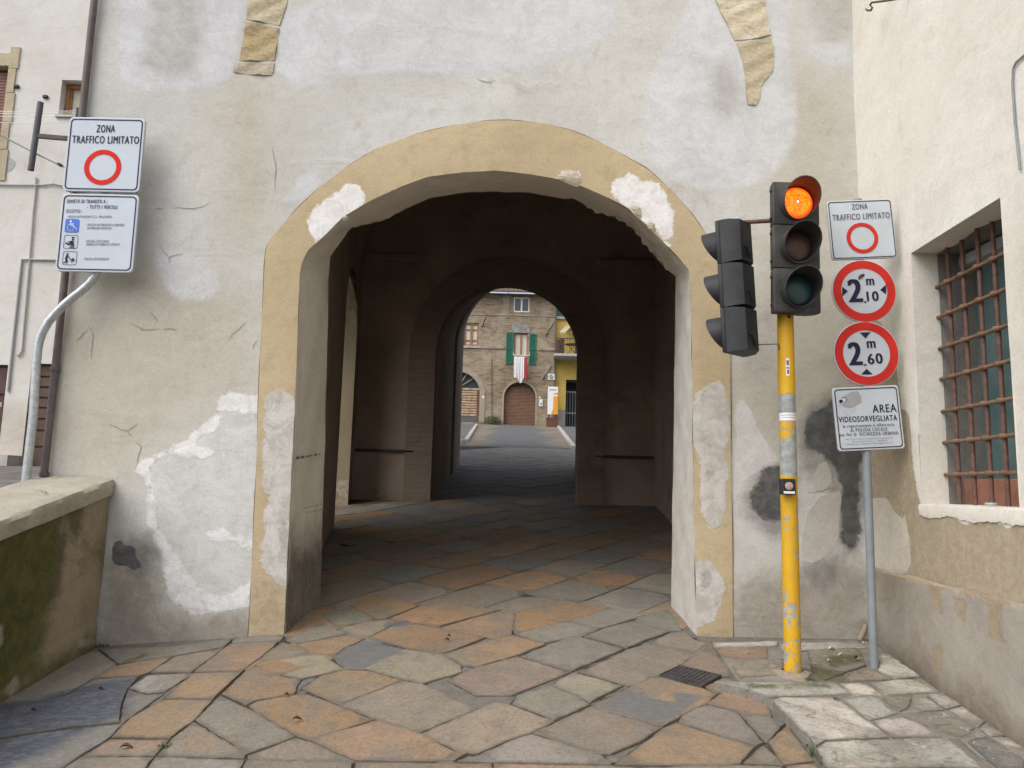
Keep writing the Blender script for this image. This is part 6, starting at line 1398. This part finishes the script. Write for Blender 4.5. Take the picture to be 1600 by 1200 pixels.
# ------------------------------------------------------------------ yellow house
yh = thing('yellow_house', 'yellow plastered house with balcony and dark iron gate right of stone house', 'house', (5, FYH+.4, 5.5))
YY = FYH+.35
Zy = lambda x, y: (onY(700+x/7.273, 440+y/7.273, YY)[0], onY(700+x/7.273, 440+y/7.273, YY)[2])
z5y = lambda x, y: Zy(x, y+873)
hGt = rect((z5y(1345, 0)[0], zbase+.2), (z5y(1660, 0)[0], z5y(0, 205)[1])); hBd = rect(Zy(1440, 845), Zy(1600, 640))
yw = cdtwall([(xr_+.003, zbase), (16, zbase), (16, zt_+1.5), (xr_+.003, zt_+1.5)], [hGt, hBd], YY, M['yellowwall'], 'front_wall', yh)
MB().box((xr_+.004, YY-.06, zbase), (hGt[0][0]-.004, YY-.002, z5y(0, 548)[1]), bev=.01).build('plinth', M['greybase'], yh)
rgt = reveal_of(hGt, YY, 1.6, M['greybase'], 'gateway', yh, M['black']); (x0, z0), (x1, z1) = hGt[0], hGt[2]; b = MB(); zg = z5y(0, 335)[1]
x_ = x0+.13
while x_ < x1: b.tube([(x_, YY+.3, z0), (x_, YY+.3, zg)], .022, 6); x_ += .17
b.box((x0+.02, YY+.27, zg-.06), (x1-.02, YY+.33, zg+.02)).box((x0+.02, YY+.27, z5y(0, 580)[1]-.05), (x1-.02, YY+.33, z5y(0, 580)[1]+.05)); b.build('iron_gate', simple('grey_iron', (.16, .165, .17), .6), rgt)
reveal_of(hBd, YY, .2, M['yellowwall'], 'balcony_door', yh, M['glass'])
bz = Zy(0, 850)[1]-.05; bl = MB().box((Zy(1208, 0)[0], FYH-1.25, bz), (14, YY-.004, bz+.16), bev=.02).build('balcony', M['kerb'], yh)
b = MB(); x_ = Zy(1225, 0)[0]; yb_ = FYH-1.15
while x_ < 8: b.tube([(x_, yb_, bz+.16), (x_, yb_, bz+1.12)], .014, 6); x_ += .14
b.tube([(Zy(1222, 0)[0], yb_, bz+1.13), (10, yb_, bz+1.13)], .028, 6); b.build('railing', M['iron'], bl)
b = MB()
for i in range(4): b.tube([(Zy(1228, 0)[0]+.05*i, yb_+.1, bz+.2+.2*i), (Zy(1325, 0)[0], yb_+.1, bz+.42+.2*i)], .02, 6)
b.prism([(Zy(1225, 0)[0], yb_+.12, bz+.2), (Zy(1318, 0)[0], yb_+.12, bz+.2), (Zy(1316, 0)[0], yb_+.12, bz+1.15), (Zy(1228, 0)[0], yb_+.12, bz+1.02)], (0, .02, 0)); b.build('reed_screen', M['plankdoord'], bl)
shx = (Zy(1238, 395), Zy(1285, 235)); (x0, z0), (x1, z1) = shx; b = MB(); b.box((x0, YY-.08, z0), (x1, YY-.03, z1)); zc = z0+.06
while zc < z1-.06: b.box((x0+.03, YY-.095, zc), (x1-.03, YY-.0805, zc+.03)); zc += .062
b.build('shutter', M['shutter'], yh); MB().box((x1+.01, YY-.05, z0-.02), (x1+.6, YY-.003, z1)).build('window', M['glass'], yh); MB().box((x0-.02, YY-.16, z0-.2), (x1+.8, YY-.004, z0-.03), bev=.02).build('sill', M['kerb'], yh)
aw = Zy(1260, 620); MB().prism([(aw[0], YY-.9, aw[1]), (aw[0], YY-.9, aw[1]+.1), (aw[0]+.5, YY-.004, aw[1]+.75), (aw[0]+.5, YY-.004, aw[1]+.65)], (.35, 0, 0)).build('awning', M['stoneframe'], yh)
ca = Zy(1408, 605); MB().box((ca[0], YY-1.0, ca[1]), (ca[0]+2.2, YY-.004, ca[1]+.10), bev=.03).build('canopy', M['wood'], yh)
lp = Zy(1405, 520); MB().tube([(lp[0], YY-.35, lp[1]), (lp[0], YY-.35, lp[1]+.75)], .03, 6).build('lamp_rod', M['rust'], yh, smooth=True); MB().tube([(lp[0], YY-.35, lp[1]-.14), (lp[0], YY-.35, lp[1])], [.07, .05], 8).build('lamp_shade', M['whitep'], yh, smooth=True)
MB().tube([(xr_+.05, YY-.05, zbase), (xr_+.05, YY-.05, zt_)], .05, 8).build('downpipe', M['kerb'], yh, smooth=True)
MB().box((xr_+.1, YY-.4, zt_+1.503), (16.4, YY+9, zt_+1.7)).build('roof', M['tile'], yh)
tb = thing('garden_table', 'small dark table on the balcony of yellow house', 'table', (Zy(1400, 0)[0], FYH-.75, bz+.16))
tx = Zy(1400, 0)[0]; MB().tube([(tx, FYH-.75, bz+.80), (tx, FYH-.75, bz+.84)], .42, 20).build('table_top', M['iron'], tb, smooth=True)
for s_ in (-1, 1): MB().tube([(tx+.3*s_, FYH-.75, bz+.16), (tx-.2*s_, FYH-.75, bz+.80)], .02, 6).build('leg', M['iron'], tb, smooth=True)
